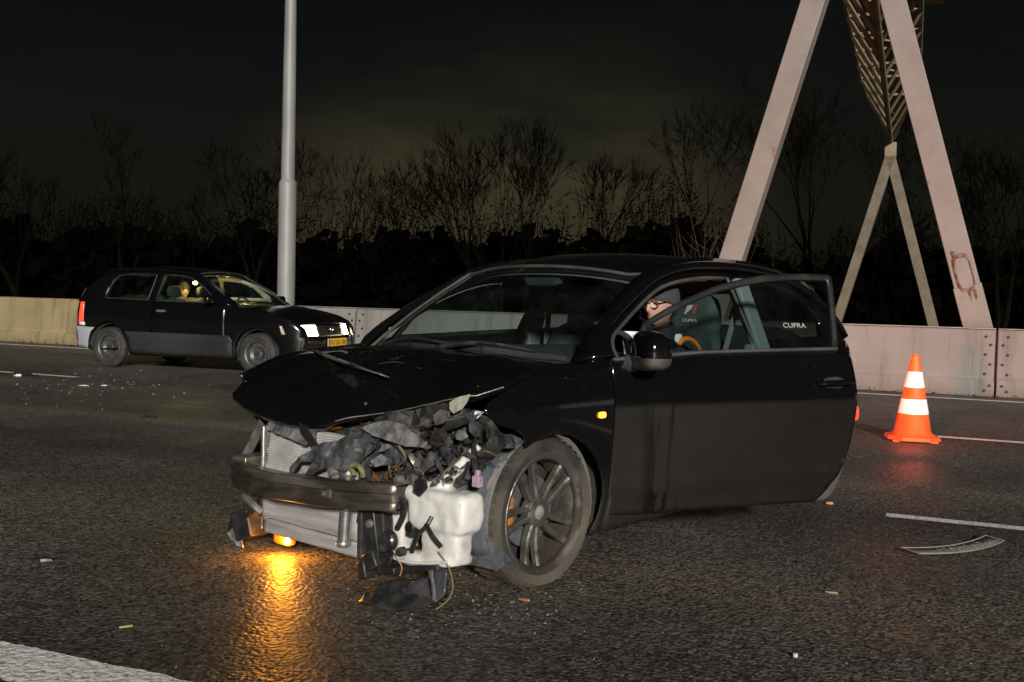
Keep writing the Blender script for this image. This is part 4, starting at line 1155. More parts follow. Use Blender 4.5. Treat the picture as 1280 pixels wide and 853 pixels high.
# dark backdrop sheet put in for the shaded gaps, and the engine bay behind it
crumple('gap_backdrop', [(322, 520), (396, 534), (470, 520), (560, 503), (610, 520), (640, 552), (590, 600), (520, 640), (505, 700), (470, 690), (440, 560), (340, 548)], .36, .05, M_dark, car, 2, .03)
m = MB()
for i in range(46):
    rnd = random.Random(100 + i); c = (rnd.uniform(.1, .40), rnd.uniform(-.42, .62), rnd.uniform(.22, .62 - .1 * (rnd.random())))
    d = (rnd.uniform(.03, .14), rnd.uniform(.03, .16), rnd.uniform(.03, .14)); m.box(c, d, Matrix.Rotation(rnd.uniform(0, 3), 3, Vector((rnd.random(), rnd.random(), rnd.random() + .1)).normalized()))
m.box((.05, 0, .38), (.50, 1.0, .36)); m.build('engine', M_dark, car, bevel=.006)
PCS = [
 ('torn_cover', [(366, 587), (372, 593), (383, 577), (394, 578), (386, 598), (395, 600), (402, 589), (413, 584), (419, 596), (424, 605), (430, 594), (441, 585), (452, 574), (466, 560), (462, 544), (444, 538), (424, 548), (402, 553), (386, 564), (375, 577)], .575, .034, M_torn, 3, -.25),
 ('torn_cover', [(436, 545), (462, 528), (500, 541), (524, 560), (506, 578), (474, 584), (450, 574)], .50, .030, M_torn, 4, -.2),
 ('torn_felt', [(452, 534), (470, 545), (490, 551), (512, 557), (534, 559), (536, 553), (524, 546), (512, 538), (498, 530), (478, 526)], .55, .022, M_felt, 5, -.5),
 ('torn_felt', [(464, 577), (477, 568), (485, 573), (480, 581), (470, 584)], .54, .012, M_felt, 6, 0),
 ('torn_strip', [(504, 612), (516, 592), (536, 570), (548, 550), (558, 545), (566, 552), (556, 570), (536, 586), (520, 602), (510, 617)], .46, .018, M_torn, 7, 0),
 ('broken_plate', [(540, 543), (552, 531), (572, 519), (589, 522), (584, 529), (560, 539)], .44, .006, M_blk, 8, -.8),
 ('cream_tab', [(562, 503), (574, 496), (586, 493), (583, 503), (578, 512), (569, 517), (563, 511)], .42, .008, mat('cream_foam', (.40, .40, .31), .7, c2=(.28, .27, .2), vs=20), 9, -.2),
 ('cream_tab', [(597, 540), (607, 541), (618, 549), (606, 560), (594, 566), (593, 552)], .36, .012, mat('cream_foam', (.4, .4, .3)), 10, 0),
 ('bare_metal_scrap', [(584, 519), (594, 512), (604, 515), (599, 524), (590, 531)], .41, .022, mat('scrap_bright', (.55, .55, .60), .25, .9), 11, 0),
 ('torn_cover', [(548, 552), (572, 538), (588, 546), (592, 560), (572, 578), (552, 590), (540, 578)], .37, .035, M_torn, 12, 0),
 ('slam_fragment', [(333, 524), (360, 530), (394, 537), (398, 551), (388, 556), (362, 546), (335, 537)], .53, .012, M_felt, 13, -.6),
 ('slam_fragment', [(372, 528), (382, 533), (400, 556), (394, 560), (376, 541)], .565, .006, M_blk, 14, -.2),
 ('headlamp_bracket', [(324, 524), (330, 530), (322, 552), (312, 575), (300, 578), (308, 556)], .47, .010, M_alu, 15, 0),
 ('side_scrap', [(329, 535), (338, 541), (336, 565), (334, 590), (326, 592), (327, 560)], .50, .012, M_felt, 16, 0),
 ('torn_strip', [(600, 548), (618, 540), (640, 545), (657, 552), (640, 560), (616, 561), (604, 569)], .30, .020, M_torn, 17, 0),
 ('broken_plate', [(556, 583), (572, 569), (586, 572), (580, 590), (566, 606), (552, 608)], .35, .008, M_blk, 18, 0),
 ('torn_cover', [(500, 560), (540, 556), (552, 570), (532, 590), (510, 606), (494, 600)], .42, .030, M_dark, 19, 0),
 ('arch_splash_panel', [(560, 690), (612, 668), (640, 700), (622, 714), (596, 707), (575, 706)], .30, .012, M_liner, 20, 0),
]
for nm, px, xv, am, mt_, sd, sl_ in PCS:
    crumple(nm, px, xv, am, mt_, car, sd, .014, .003, sl_)
# long thin struts and pipes in the gap
for pth, r, mm in (([(470, 545, .50), (520, 533, .47), (566, 524, .43), (590, 518, .42)], .0045, M_torn), ([(588, 528, .40), (592, 548, .41), (593, 572, .42), (595, 592, .42)], .011, M_blk),
                   ([(497, 660, .53), (505, 640, .55), (500, 620, .5)], .012, M_blk), ([(515, 690, .52), (522, 670, .54), (533, 658, .53), (540, 646, .51)], .009, M_blk), ([(533, 655, .53), (541, 670, .54), (552, 684, .53)], .008, M_blk),
                   ([(540, 610, .44), (562, 592, .43), (585, 574, .41)], .006, M_blk)):
    m = MB(); m.tube(spl([hit(a, b, 0, x) for a, b, x in pth], 5), r, 8); m.build('hose', mm, car)
for k, (a, b) in enumerate(((555, 590), (566, 590), (561, 600))):
    c = hit(a, b, 0, .455); m = MB(); m.lathe([(0, .01), (.012, .01), (.014, 0), (.014, -.01)], 12, c, 'x'); m.build('bolt', M_chrome, car)
c = hit(597, 602, 0, .42)
m = MB(); m.box(c, (.028, .036, .042)); m.box(c + Vector((0, 0, .028)), (.018, .02, .03)); m.build('cable_plug', mat('plug_pink', (.45, .33, .42), .5, c2=(.3, .2, .28), vs=30), car, bevel=.004)
# washer reservoir
rt = MB()
sellip(rt, (.44, .452, .265), (.11, .085, .31), .45, .45, 16, 22, None, lambda p: Vector((p.x, p.y - .03 * p.z, p.z)))
sellip(rt, (.435, .672, .352), (.15, .315, .165), .42, .42, 16, 26, None, lambda p: Vector((p.x, p.y + .06 * p.z, p.z + .05 * p.y)))
sellip(rt, (.445, .690, .250), (.10, .20, .19), .4, .35, 14, 22)
sellip(rt, (.435, .605, .160), (.14, .36, .055), .5, .45, 10, 24, None, lambda p: Vector((p.x, p.y, p.z + .10 * p.y)))
rt.tube(spl([(.43, .56, .40), (.425, .615, .43), (.42, .68, .49), (.41, .735, .545), (.395, .80, .615)], 5), [.045] * 5 + [.036] * 5 + [.026] * 6 + [.022] * 5, 14)
rt.tube(spl([(.47, .43, .40), (.48, .47, .41), (.47, .56, .40)], 4), .03, 12)
ro = rt.build('washer_reservoir', M_white, car)
md = ro.modifiers.new('r', 'REMESH'); md.mode = 'VOXEL'; md.voxel_size = .009; md.use_smooth_shade = True
md = ro.modifiers.new('s', 'SMOOTH'); md.iterations = 3; md.factor = .5
tx = bpy.data.textures.new('dents', 'CLOUDS'); tx.noise_scale = .11; tx.noise_depth = 2
md = ro.modifiers.new('d', 'DISPLACE'); md.texture = tx; md.strength = .022; md.mid_level = .55; md.texture_coords = 'LOCAL'
m = MB(); m.box((.496, .695, .262), (.006, .13, .11)); m.build('moulded_panel', M_white, ro, bevel=.012, loc=(-.006, 0, 0))
m = MB(); m.lathe([(0, .02), (.022, .02), (.026, .012), (.026, 0)], 14, (.485, .545, .275), 'x'); m.box((.49, .545, .265), (.03, .035, .05)); m.build('washer_pump', M_blk, ro, bevel=.004)
m = MB(); m.tube(spl([(.503, .43, .15), (.515, .52, .145), (.517, .65, .16), (.51, .76, .185)], 6), .006, 6); m.build('mould_seam', M_white, ro)
# wheel-arch liner wrapped round the front of the tyre
rowsl = []
for i in range(17):
    a = R(-22 + 112 * i / 16); row = []
    for j in range(13):
        t = j / 12; y = .50 + .285 * t; r = .335 + .03 * (1 - t) + .014 * noise.noise(Vector((a * 5, t * 5, 2))) + .006 * math.sin(t * 18)
        row.append((r * math.cos(a) * (1 + .06 * (1 - t)), y + .012 * noise.noise(Vector((a * 9, 0, 3))), .30 + r * math.sin(a)))
    rowsl.append(row)
m = MB(); m.grid(rowsl); m.build('front_arch_liner', M_liner, car, solid=.005, fix=True)
# hanging lamps, brackets and the horn below the beam
hc = hit(487, 676, 0, .53)
m = MB(); m.lathe([(.0, .02), (.030, .018), (.040, .006), (.042, -.006), (.03, -.02), (0, -.022)], 22, hc, 'x'); m.build('horn', mat('horn_metal', (.25, .26, .28), .25, .9, c2=(.1, .1, .1), vs=25), car)
for (a, b, xx, d, rz) in ((470, 660, .50, (.07, .07, .22), .2), (462, 640, .5, (.05, .09, .12), -.2), (480, 640, .48, (.06, .05, .2), .1), (492, 648, .47, (.05, .04, .16), 0), (468, 700, .52, (.06, .07, .07), .5), (486, 702, .50, (.05, .06, .08), -.4), (457, 712, .53, (.05, .045, .07), .3), (505, 708, .45, (.2, .10, .03), .1), (545, 706, .42, (.18, .20, .025), .2), (540, 695, .4, (.15, .2, .05), -.05)):
    c = hit(a, b, 0, xx); m = MB(); m.box(c, d, Matrix.Rotation(rz, 3, 'X')); m.build('bracket', M_blk, car, bevel=.006)
for i, (a, b) in enumerate(((462, 655), (474, 612), (484, 622), (497, 600), (478, 685), (500, 690))):
    c = hit(a, b, 0, .54); m = MB(); m.lathe([(0, .012), (.014, .01), (.018, 0), (.018, -.02)], 12, c, 'x'); m.build('fitting', M_alu if i % 3 == 0 else M_dark, car)
# small scraps and loose wires filling the torn gap
rs_ = random.Random(77); reg = [(462, 540), (500, 532), (560, 512), (600, 528), (640, 552), (596, 575), (560, 600), (520, 625), (500, 640), (480, 620), (470, 585)]
k_ = 0
while k_ < 58:
    a, b = rs_.uniform(455, 645), rs_.uniform(505, 645)
    if not inpoly((a, b), reg): continue
    k_ += 1; n_ = rs_.randint(5, 8); rr_ = rs_.uniform(4, 13); th_ = rs_.uniform(0, 3); el_ = rs_.uniform(.25, .8); o_ = []
    for i in range(n_):
        q = 2 * math.pi * i / n_; u_, w_ = math.cos(q) * rr_ * rs_.uniform(.6, 1.3), math.sin(q) * rr_ * el_ * rs_.uniform(.5, 1.3)
        o_.append((a + u_ * math.cos(th_) - w_ * math.sin(th_), b + u_ * math.sin(th_) + w_ * math.cos(th_)))
    crumple('scrap', o_, rs_.uniform(.40, .565) - .12 * max(0, (a - 560) / 90), rs_.uniform(.01, .03), rs_.choice((M_blk, M_blk, M_torn, M_torn, M_dark, M_felt, M_alu)), car, 200 + k_, .012, .003, rs_.uniform(-.9, .9))
for i in range(12):
    a, b = rs_.uniform(470, 600), rs_.uniform(530, 600); p_ = [(a, b, rs_.uniform(.46, .57))]
    for q in range(4):
        a += rs_.uniform(-16, 16); b += rs_.uniform(-4, 18); p_.append((a, b, rs_.uniform(.46, .58)))
    m = MB(); m.tube(spl([hit(*q) if False else hit(q[0], q[1], 0, q[2] - .12 * max(0, (q[0] - 560) / 90)) for q in p_], 5), rs_.uniform(.002, .005), 6); m.build('loose_wire', rs_.choice((M_blk, M_blk, M_torn, mat('wire_yellow', (.17, .145, .07), .6))), car)
# right-hand side: loose lamp housing under the beam end
c1 = hit(312, 655, 0, .46)
m = MB(); m.box(c1, (.10, .13, .13), Matrix.Rotation(.35, 3, 'X')); m.box(c1 + Vector((.01, -.09, -.02)), (.03, .08, .10), Matrix.Rotation(-.3, 3, 'X')); m.build('lamp_housing', M_blk, car, bevel=.008)
crumple('torn_felt', [(285, 666), (292, 660), (303, 671), (306, 684), (298, 690), (296, 680), (290, 675)], .49, .02, mat('torn_foil', (.5, .5, .52), .35, .5, c2=(.2, .2, .2), vs=20), car, 31, .01)
m = MB(); m.tube(spl([hit(300, 655, 0, .5), hit(312, 640, 0, .52), hit(322, 615, 0, .55), hit(318, 600, 0, .55)], 5), .010, 8); m.build('hose', M_blk, car)
m = MB(); m.tube(spl([hit(306, 620, 0, .54), hit(318, 632, 0, .55), hit(326, 640, 0, .53)], 4), .016, 8); m.build('hose', M_alu, car)
# the torn-off indicator hanging lit just above the road
lp = hit(359, 677, 2, .070)
m = MB(); sellip(m, lp, (.026, .034, .030), 1, 1, 10, 14); bulb = m.build('indicator_bulb', mat('bulb_amber', (1, .4, .05), .3, emit=60, ecol=(1, .46, .06)), car)
m = MB(); sellip(m, lp + Vector((-.05, -.085, -.01)), (.05, .13, .055), .5, .5, 10, 18); m.build('indicator_lens', mat('lens_amber', (.55, .17, .01), .25), car)
m = MB(); m.tube(spl([lp + Vector((-.03, -.02, .02)), lp + Vector((-.06, .03, .09)), (.48, -.12, .17)], 5), .005, 6); m.build('indicator_cable', M_blk, car)
li = bpy.data.lights.new('indicator_light', 'POINT'); li.energy = 9; li.color = (1, .34, .02); li.shadow_soft_size = .014
lo = bpy.data.objects.new('indicator_light', li); col.objects.link(lo); lo.parent = car; lo.location = lp + Vector((.024, 0, -.004))

# yellow wire hanging from the wreck to the road
m = MB(); m.tube(spl([hit(548, 690, 0, .52), hit(562, 712, 0, .50), hit(566, 735, 0, .50), hit(560, 750, 0, .50), hit(545, 762, 0, .52)], 6), .0032, 6); m.build('loose_wire', mat('wire_yellow', (.17, .145, .07), .6), car)
m = MB(); m.tube(spl([hit(492, 694, 0, .52), hit(502, 708, 0, .52), hit(500, 720, 0, .52)], 6), .003, 6); m.build('loose_wire', mat('wire_copper', (.35, .2, .08), .5), car)

# broken bumper corner lying on the road below the reservoir
def cw(p): return CO + Matrix.Rotation(CYAW, 3, 'Z') @ Vector(p)
def fragment():
    g = gnd(512, 752); root = empty('bumper_fragment', g, CYAW)
    off = CMI @ (g - CO)
    def piece(nm, px, xv, amp, seed, m_, slope):
        o = crumple(nm, px, xv, amp, m_, root, seed, .016, .005, slope, smooth=True); o.location = -off
        for v in o.data.vertices: v.co.z = max(v.co.z, .007)
    piece('flange', [(462, 741), (470, 731), (488, 726), (508, 727), (530, 722), (542, 730), (545, 752), (528, 759), (500, 760), (478, 757), (466, 751)], .60, .012, 41, M_blk, -1.1)
    piece('shell', [(503, 735), (520, 724), (533, 722), (538, 714), (553, 713), (557, 742), (550, 752), (530, 756), (508, 754)], .585, .012, 42, mat('shell_gloss', (.03, .03, .032), .22, c2=(.07, .07, .075), vs=9), -.3)
    piece('rib', [(536, 714), (541, 712), (545, 750), (539, 752)], .60, .004, 43, M_torn, 0)
    tag(root, 'black broken bumper corner lying on the road below the white reservoir', 'bumper fragment')
fragment()

# ================================================================== PEOPLE
def skin_obj(verts, edges, rad, root=0, sub=1):
    me = bpy.data.meshes.new('sk'); me.from_pydata([tuple(v) for v in verts], edges, []); me.update()
    o = bpy.data.objects.new('sk', me); col.objects.link(o)
    o.modifiers.new('k', 'SKIN'); u = o.modifiers.new('u', 'SUBSURF'); u.levels = u.render_levels = sub
    for i, r in enumerate(rad):
        sv = me.skin_vertices[0].data[i]; sv.radius = (r, r) if not isinstance(r, tuple) else r; sv.use_root = (i == root)
    bpy.context.view_layer.update()
    e = bpy.data.meshes.new_from_object(o.evaluated_get(bpy.context.evaluated_depsgraph_get()))
    m = MB(); m.add([v.co.copy() for v in e.vertices], [tuple(p.vertices) for p in e.polygons])
    bpy.data.objects.remove(o)
    return m
def head_mesh(c, yaw, pitch, s=1.0):
    m = MB(); nu, nv = 30, 36
    rt = Matrix.Rotation(yaw, 3, 'Z') @ Matrix.Rotation(pitch, 3, 'Y')
    def f(p):
        x, y, z = p
        jaw = max(0, -z) / .115
        y *= 1 - .30 * jaw; x = x * (1 - .10 * jaw) + .012 * jaw
        if x > 0: x *= .93
        def bump(cy, cz, w, h, a): return a * math.exp(-((y - cy) / w) ** 2 - ((z - cz) / h) ** 2) if x > 0.02 else 0
        x += bump(0, -.022, .013, .022, .027) + bump(0, .005, .010, .02, .010) + bump(0, -.066, .028, .009, .009) + bump(0, -.098, .025, .016, .012)
        x -= bump(.031, .008, .017, .012, .012) + bump(-.031, .008, .017, .012, .012) + bump(0, -.058, .026, .005, .004)
        x += bump(0, .030, .05, .010, .007)
        e = math.exp(-((x + .008) / .016) ** 2 - ((z + .005) / .028) ** 2)
        y += math.copysign(.016 * e, y) if abs(y) > .05 else 0
        return Vector((x, y, z))
    sellip(m, (0, 0, 0), (.200, .152, .235), .95, .95, nu, nv, None, f)
    m.v = [tuple(Vector(c) + rt @ (Vector(v) * s)) for v in m.v]
    return m, rt
def hand_parts(m, w, d, up, side, curl):
    """palm, four fingers and thumb grown from the wrist point w along d into the body mesh m"""
    d = d.normalized(); s = d.cross(up).normalized() * side; n = s.cross(d).normalized() * side
    rot = Matrix((d, s, n)).transposed()
    m.tube([w - d * .05, w, w + d * .03], [.028, .027, .026], 12)
    sellip(m, w + d * .052, (.105, .082, .034), .8, .6, 10, 16, rot)
    for off, ln in ((-.029, .066), (-.010, .078), (.010, .073), (.029, .058)):
        p = w + d * .075 + s * off; dd = d.copy(); path = [p]; rr = [.0100]
        for j in range(3):
            dd = (dd * math.cos(curl) - n * math.sin(curl)).normalized(); p = p + dd * (ln * (.44, .32, .24)[j] + (.02 if j == 0 else 0)); path.append(p); rr.append(.0094 - .0010 * j)
        m.tube(path, rr, 8)
    p = w + d * .018 - s * .026; p1 = p + (d * .75 - s * .55 - n * .25).normalized() * .042; p2 = p1 + (d * .85 - n * .5).normalized() * .030
    m.tube([p, p1, p2], [.0145, .0115, .0090], 8)
M_skin = mat('skin', (.52, .30, .22), .55, c2=(.46, .25, .18), vs=12)
def seated(parent_fr, hip, chest, neck, headc, yaw, pitch, wrists, hand_dirs, jacket, hat, label, glasses, voxel, trousers=(.02, .02, .024)):
    """hip, chest ... in the car's frame; returns the body object (top level)"""
    loc, rz = parent_fr
    hip, chest, neck, headc = Vector(hip), Vector(chest), Vector(neck), Vector(headc)
    V = [hip, hip.lerp(chest, .5), chest, neck, neck.lerp(headc, .85)]; E = [(0, 1), (1, 2), (2, 3), (3, 4)]; Rr = [(.15, .13), (.14, .115), (.155, .115), .062, .056]
    S = []
    for k, s in enumerate((1, -1)):
        sh = chest + Vector((.01, s * .175, .085)); wr = Vector(wrists[k]); el = (sh + wr) / 2 + Vector((-.06, s * .07, -.13))
        i = len(V); V += [sh, el, wr]; E += [(2, i), (i, i + 1), (i + 1, i + 2)]; Rr += [.062, .046, .030]; S.append((sh, el, wr, i + 2))
        hp = hip + Vector((.02, s * .10, -.02)); kn = hip + Vector((.45, s * .14, .12)); an = hip + Vector((.72, s * .12, -.20)); to = an + Vector((.17, s * .02, -.05))
        i = len(V); V += [hp, kn, an, to]; E += [(0, i), (i, i + 1), (i + 1, i + 2), (i + 2, i + 3)]; Rr += [.092, .062, .042, .034]
    body = skin_obj(V, E, Rr, 0, 1)
    for k, s in enumerate((1, -1)): hand_parts(body, S[k][2], Vector(hand_dirs[k]), Vector((0, 0, 1)), s, .42)
    hm, rt = head_mesh(headc, yaw, pitch); body.add(hm.v, hm.f)
    def own(m): m.v = [tuple(Vector(v) - hip) for v in m.v]; return m
    b = own(body).build('person', M_skin, None, fix=False)
    r = b.modifiers.new('r', 'REMESH'); r.mode = 'VOXEL'; r.voxel_size = voxel; r.use_smooth_shade = True
    r = b.modifiers.new('s', 'SMOOTH'); r.iterations = 1
    bpy.context.view_layer.update()
    nm_ = bpy.data.meshes.new_from_object(b.evaluated_get(bpy.context.evaluated_depsgraph_get()))
    b.modifiers.clear(); b.data = nm_
    bm = bmesh.new(); bm.from_mesh(nm_); seen = set(); isl = []
    for v0 in bm.verts:
        if v0 in seen: continue
        st_ = [v0]; seen.add(v0); comp = []
        while st_:
            a = st_.pop(); comp.append(a)
            for e_ in a.link_edges:
                w_ = e_.other_vert(a)
                if w_ not in seen: seen.add(w_); st_.append(w_)
        isl.append(comp)
    isl.sort(key=len)
    bmesh.ops.delete(bm, geom=[v for c in isl[:-1] for v in c], context='VERTS'); bm.to_mesh(nm_); bm.free()
    b.location = Vector(loc) + Matrix.Rotation(rz, 3, 'Z') @ hip; b.rotation_euler = (0, 0, rz)
    # clothes
    JV = [V[0] + Vector((0, 0, .02)), V[1], V[2], V[3], V[3].lerp(headc, .42)]; JE = [(0, 1), (1, 2), (2, 3), (3, 4)]; JR = [(.172, .15), (.165, .138), (.178, .135), .094, .088]
    for (sh, el, wr, _) in S:
        i = len(JV); JV += [sh, el, el.lerp(wr, .88)]; JE += [(2, i), (i, i + 1), (i + 1, i + 2)]; JR += [.080, .064, .044]
    own(skin_obj(JV, JE, JR, 0, 2)).build('jacket', jacket, b)
    PV = [V[0]]; PE = []; PR = [(.165, .14)]
    for k, s in enumerate((1, -1)):
        i = len(PV); j = 5 + 3 * (k + 1) + 4 * k; PV += [V[j], V[j + 1], V[j + 1].lerp(V[j + 2], .92)]; PE += [(0, i), (i, i + 1), (i + 1, i + 2)]; PR += [.106, .078, .060]
    own(skin_obj(PV, PE, PR, 0, 1)).build('trousers', mat('trousers_dark', trousers, .9), b)
    hc = headc - hip
    hx = MB(); 
    def hatf(p): return Vector((p.x, p.y, max(p.z, -.05 + .42 * (p.x + .05) if p.x > -.05 else -.09)))
    sellip(hx, (0, 0, 0), (.232, .186, .262), .95, .95, 20, 28, None, hatf)
    hx.v = [tuple(hc + rt @ (Vector(v) + Vector((-.010, 0, .016)))) for v in hx.v]
    hx.build('hat' if hat else 'hair', hat or mat('hair_dark', (.02, .015, .01), .8), b, ang=70)
    for s in (1, -1):
        e = MB(); sellip(e, hc + rt @ Vector((.083, s * .031, .008)), (.012, .026, .012), 1, 1, 8, 12); e.build('eye', mat('eye_dark', (.03, .02, .02), .2), b)
    if glasses:
        g = MB(); mg = mat('glasses_black', (.012, .012, .012), .35)
        for s in (1, -1):
            c = Vector((.101, s * .033, .004))
            g.tube([hc + rt @ (c + Vector((-.004 * abs(math.cos(a)), sgnp(math.cos(a), .7) * .025, sgnp(math.sin(a), .7) * .019))) for a in [2 * math.pi * i / 20 for i in range(21)]], .0026, 6, False)
            g.tube([hc + rt @ Vector(q) for q in ((.098, s * .057, .010), (.05, s * .078, .012), (-.01, s * .082, .010))], .003, 6)
        g.tube([hc + rt @ Vector((.101, -.009, .008)), hc + rt @ Vector((.104, 0, .011)), hc + rt @ Vector((.101, .009, .008))], .0026, 6)
        g.build('glasses', mg, b)
    tag(b, label, 'person')
    return b, hip, S
hd = hit(824, 379, 1, .50)
offi, hipo, SS = seated((CO, CYAW), (-1.56, .40, .53), (-1.53, .42, .83), (hd.x - .035, .48, 1.00), hd, R(0), R(7), [(-1.20, .50, .84), (-1.18, .33, .80)], [(.5, .25, .35), (.6, -.1, .1)], mat('jacket_navy', (.012, .014, .022), .85, c2=(.022, .024, .03), vs=20),
    mat('hat_grey', (.045, .045, .052), .9, bump=.3, bs=200), 'person in glasses, grey hat and dark jacket seated behind the open driver door', True, .0065)
# orange piping and reflective tape on the jacket
M_hi = mat('piping_orange', (.85, .22, .02), .5); M_refl = mat('tape_white', (.85, .88, .92), .4)
sh = SS[0][0]; el = SS[0][1]
def Hy(a, b, y): return hit(a, b, 1, y) - hipo
b = MB(); b.tube(spl([Hy(848, 431, .66), Hy(853, 425, .665), Hy(862, 424, .668), Hy(871, 431, .665), Hy(876, 441, .66), Hy(878, 452, .655)], 5), [.010, .012, .014, .014, .014, .014, .014, .013, .013, .013, .012, .012, .012, .011, .011, .010, .010, .009, .009, .008, .008, .007, .007, .006, .006, .006], 8); b.build('orange_piping', M_hi, offi)
b = MB(); sellip(b, Hy(848, 423, .655), (.060, .016, .045), .6, .6, 8, 14); b.build('reflective_tape', M_refl, offi)
b = MB(); sellip(b, Hy(805, 418, .585), (.03, .03, .055), .6, .6, 8, 12); b.build('orange_collar', M_hi, offi)
b = MB(); sellip(b, Hy(806, 431, .59), (.03, .03, .035), .6, .6, 8, 12); b.build('reflective_tape', M_refl, offi)
# the sheet of paper held up in front
def paper():
    a = hit(777, 414, 1, .42); o = cw(a) ; o.z = 0
    P0 = hit(783, 457, 1, .42); 
    root_p = a.lerp(P0, .5)
    b = MB(); rows_ = []
    for i in range(9):
        t = i / 8; row = []
        for j in range(7):
            u = j / 6; p = a.lerp(P0, t * 1.02) + Vector((-.075 * u, .115 * u, .004 * math.sin(t * 5) + .0)) + Vector((.006 * math.sin(u * 3 + t * 2), 0, 0)); row.append(p - root_p)
        rows_.append(row)
    b.grid(rows_)
    m, n, l, p = nodes('printed_paper'); t = n.new('ShaderNodeTexCoord')
    f = noise_fac(n, l, 60, .60, .66, vec=t.outputs['Object'], detail=3, stretch=(1, 1, 2.2)); g = noise_fac(n, l, 10, .5, .62, vec=t.outputs['Object'])
    l.new(mixc(n, l, mathn(n, l, 'MULTIPLY', f, g), (.80, .80, .83), (.2, .2, .24)), p.inputs['Base Color']); p.inputs['Roughness'].default_value = .8
    o = b.build('paper_sheet', m, None, solid=.0008); o.location = cw(root_p); o.rotation_euler = (0, 0, CYAW)
    tag(o, 'white printed sheet of paper held up beside the door mirror', 'paper')
paper()

# ================================================================== THE SMALL BLACK CAR DRIVING PAST
pf, pr_ = gnd(321, 469), gnd(136, 458.5)
PH = (pf - pr_); PH.z = 0; PH.normalize(); PL = Vector((-PH.y, PH.x, 0))
PO = pf + PL * .79 + PH * .05
PYAW = math.atan2(PH.y, PH.x)
PMI = Matrix.Rotation(-PYAW, 3, 'Z')
pcar = empty('small_hatchback', PO, PYAW)
pcar.scale = (1.03, 1.03, 1.03)
tag(pcar, 'small old black hatchback with lit headlights and steel wheels, driving past', 'car')
pZT = [(.14, .72), (.20, .76), (.26, .785), (.34, .80), (.45, .818), (.50, .826), (.515, .818), (.60, .822), (.72, .820), (.84, .805), (.90, .79), (1.0, .745), (1.1, .70), (1.2, .655), (1.30, .61), (1.37, .56)]
pPT = [(-3.10, .86), (-3.0, .925), (-2.8, .965), (-2.4, .995), (-1.5, 1.0), (-.4, 1.0), (0, .985), (.3, .95), (.5, .90), (.62, .82), (.72, .72)]
def py(x, z): return smooth_tab(pZT, z) * smooth_tab(pPT, x)
M_pp = paint('small_car_black', c=(.003, .003, .0035), base=.012, rough=.2)
M_clad = mat('cladding_grey', (.026, .026, .028), .6, c2=(.013, .013, .014), vs=2, lo=.35, hi=.7)
M_bump = mat('bumper_silver', (.32, .33, .36), .45)
pOUT = c2([(-.50, .885), (-.75, 1.05), (-1.02, 1.21), (-1.22, 1.285), (-1.6, 1.315), (-2.3, 1.318), (-2.72, 1.295), (-2.90, 1.10), (-3.01, .88)], 5)
W1 = [(-.72, .92)] + c2([(-.80, 1.02), (-1.0, 1.15), (-1.22, 1.245), (-1.45, 1.27), (-1.62, 1.275)], 3) + [(-1.66, .925)]
W2 = [(-1.80, .93), (-1.77, 1.272)] + c2([(-1.9, 1.278), (-2.2, 1.272), (-2.40, 1.245), (-2.50, 1.12)], 3) + [(-2.54, .945)]
pSIDE = [(-.38, .175), (-2.11, .175), (-2.13, .26)] + arch(-2.46, .285, .325, .33, 188, -6, 18) + [(-2.78, .22), (-2.97, .26), (-3.06, .45), (-3.06, .70), (-3.02, .86)] + pOUT[::-1] + c2([(-.50, .885), (-.1, .85), (.3, .78), (.52, .70)], 4) + [(.62, .62), (.66, .5), (.62, .26), (.40, .20), (.28, .24)] + arch(-.05, .285, .325, .33, -6, 188, 18)
pINN = spl([(-.42, .66, .875), (-.70, .61, 1.05), (-1.02, .57, 1.24), (-1.16, .555, 1.30), (-1.6, .55, 1.36), (-2.2, .55, 1.362), (-2.66, .545, 1.335), (-2.84, .55, 1.29)], 6)
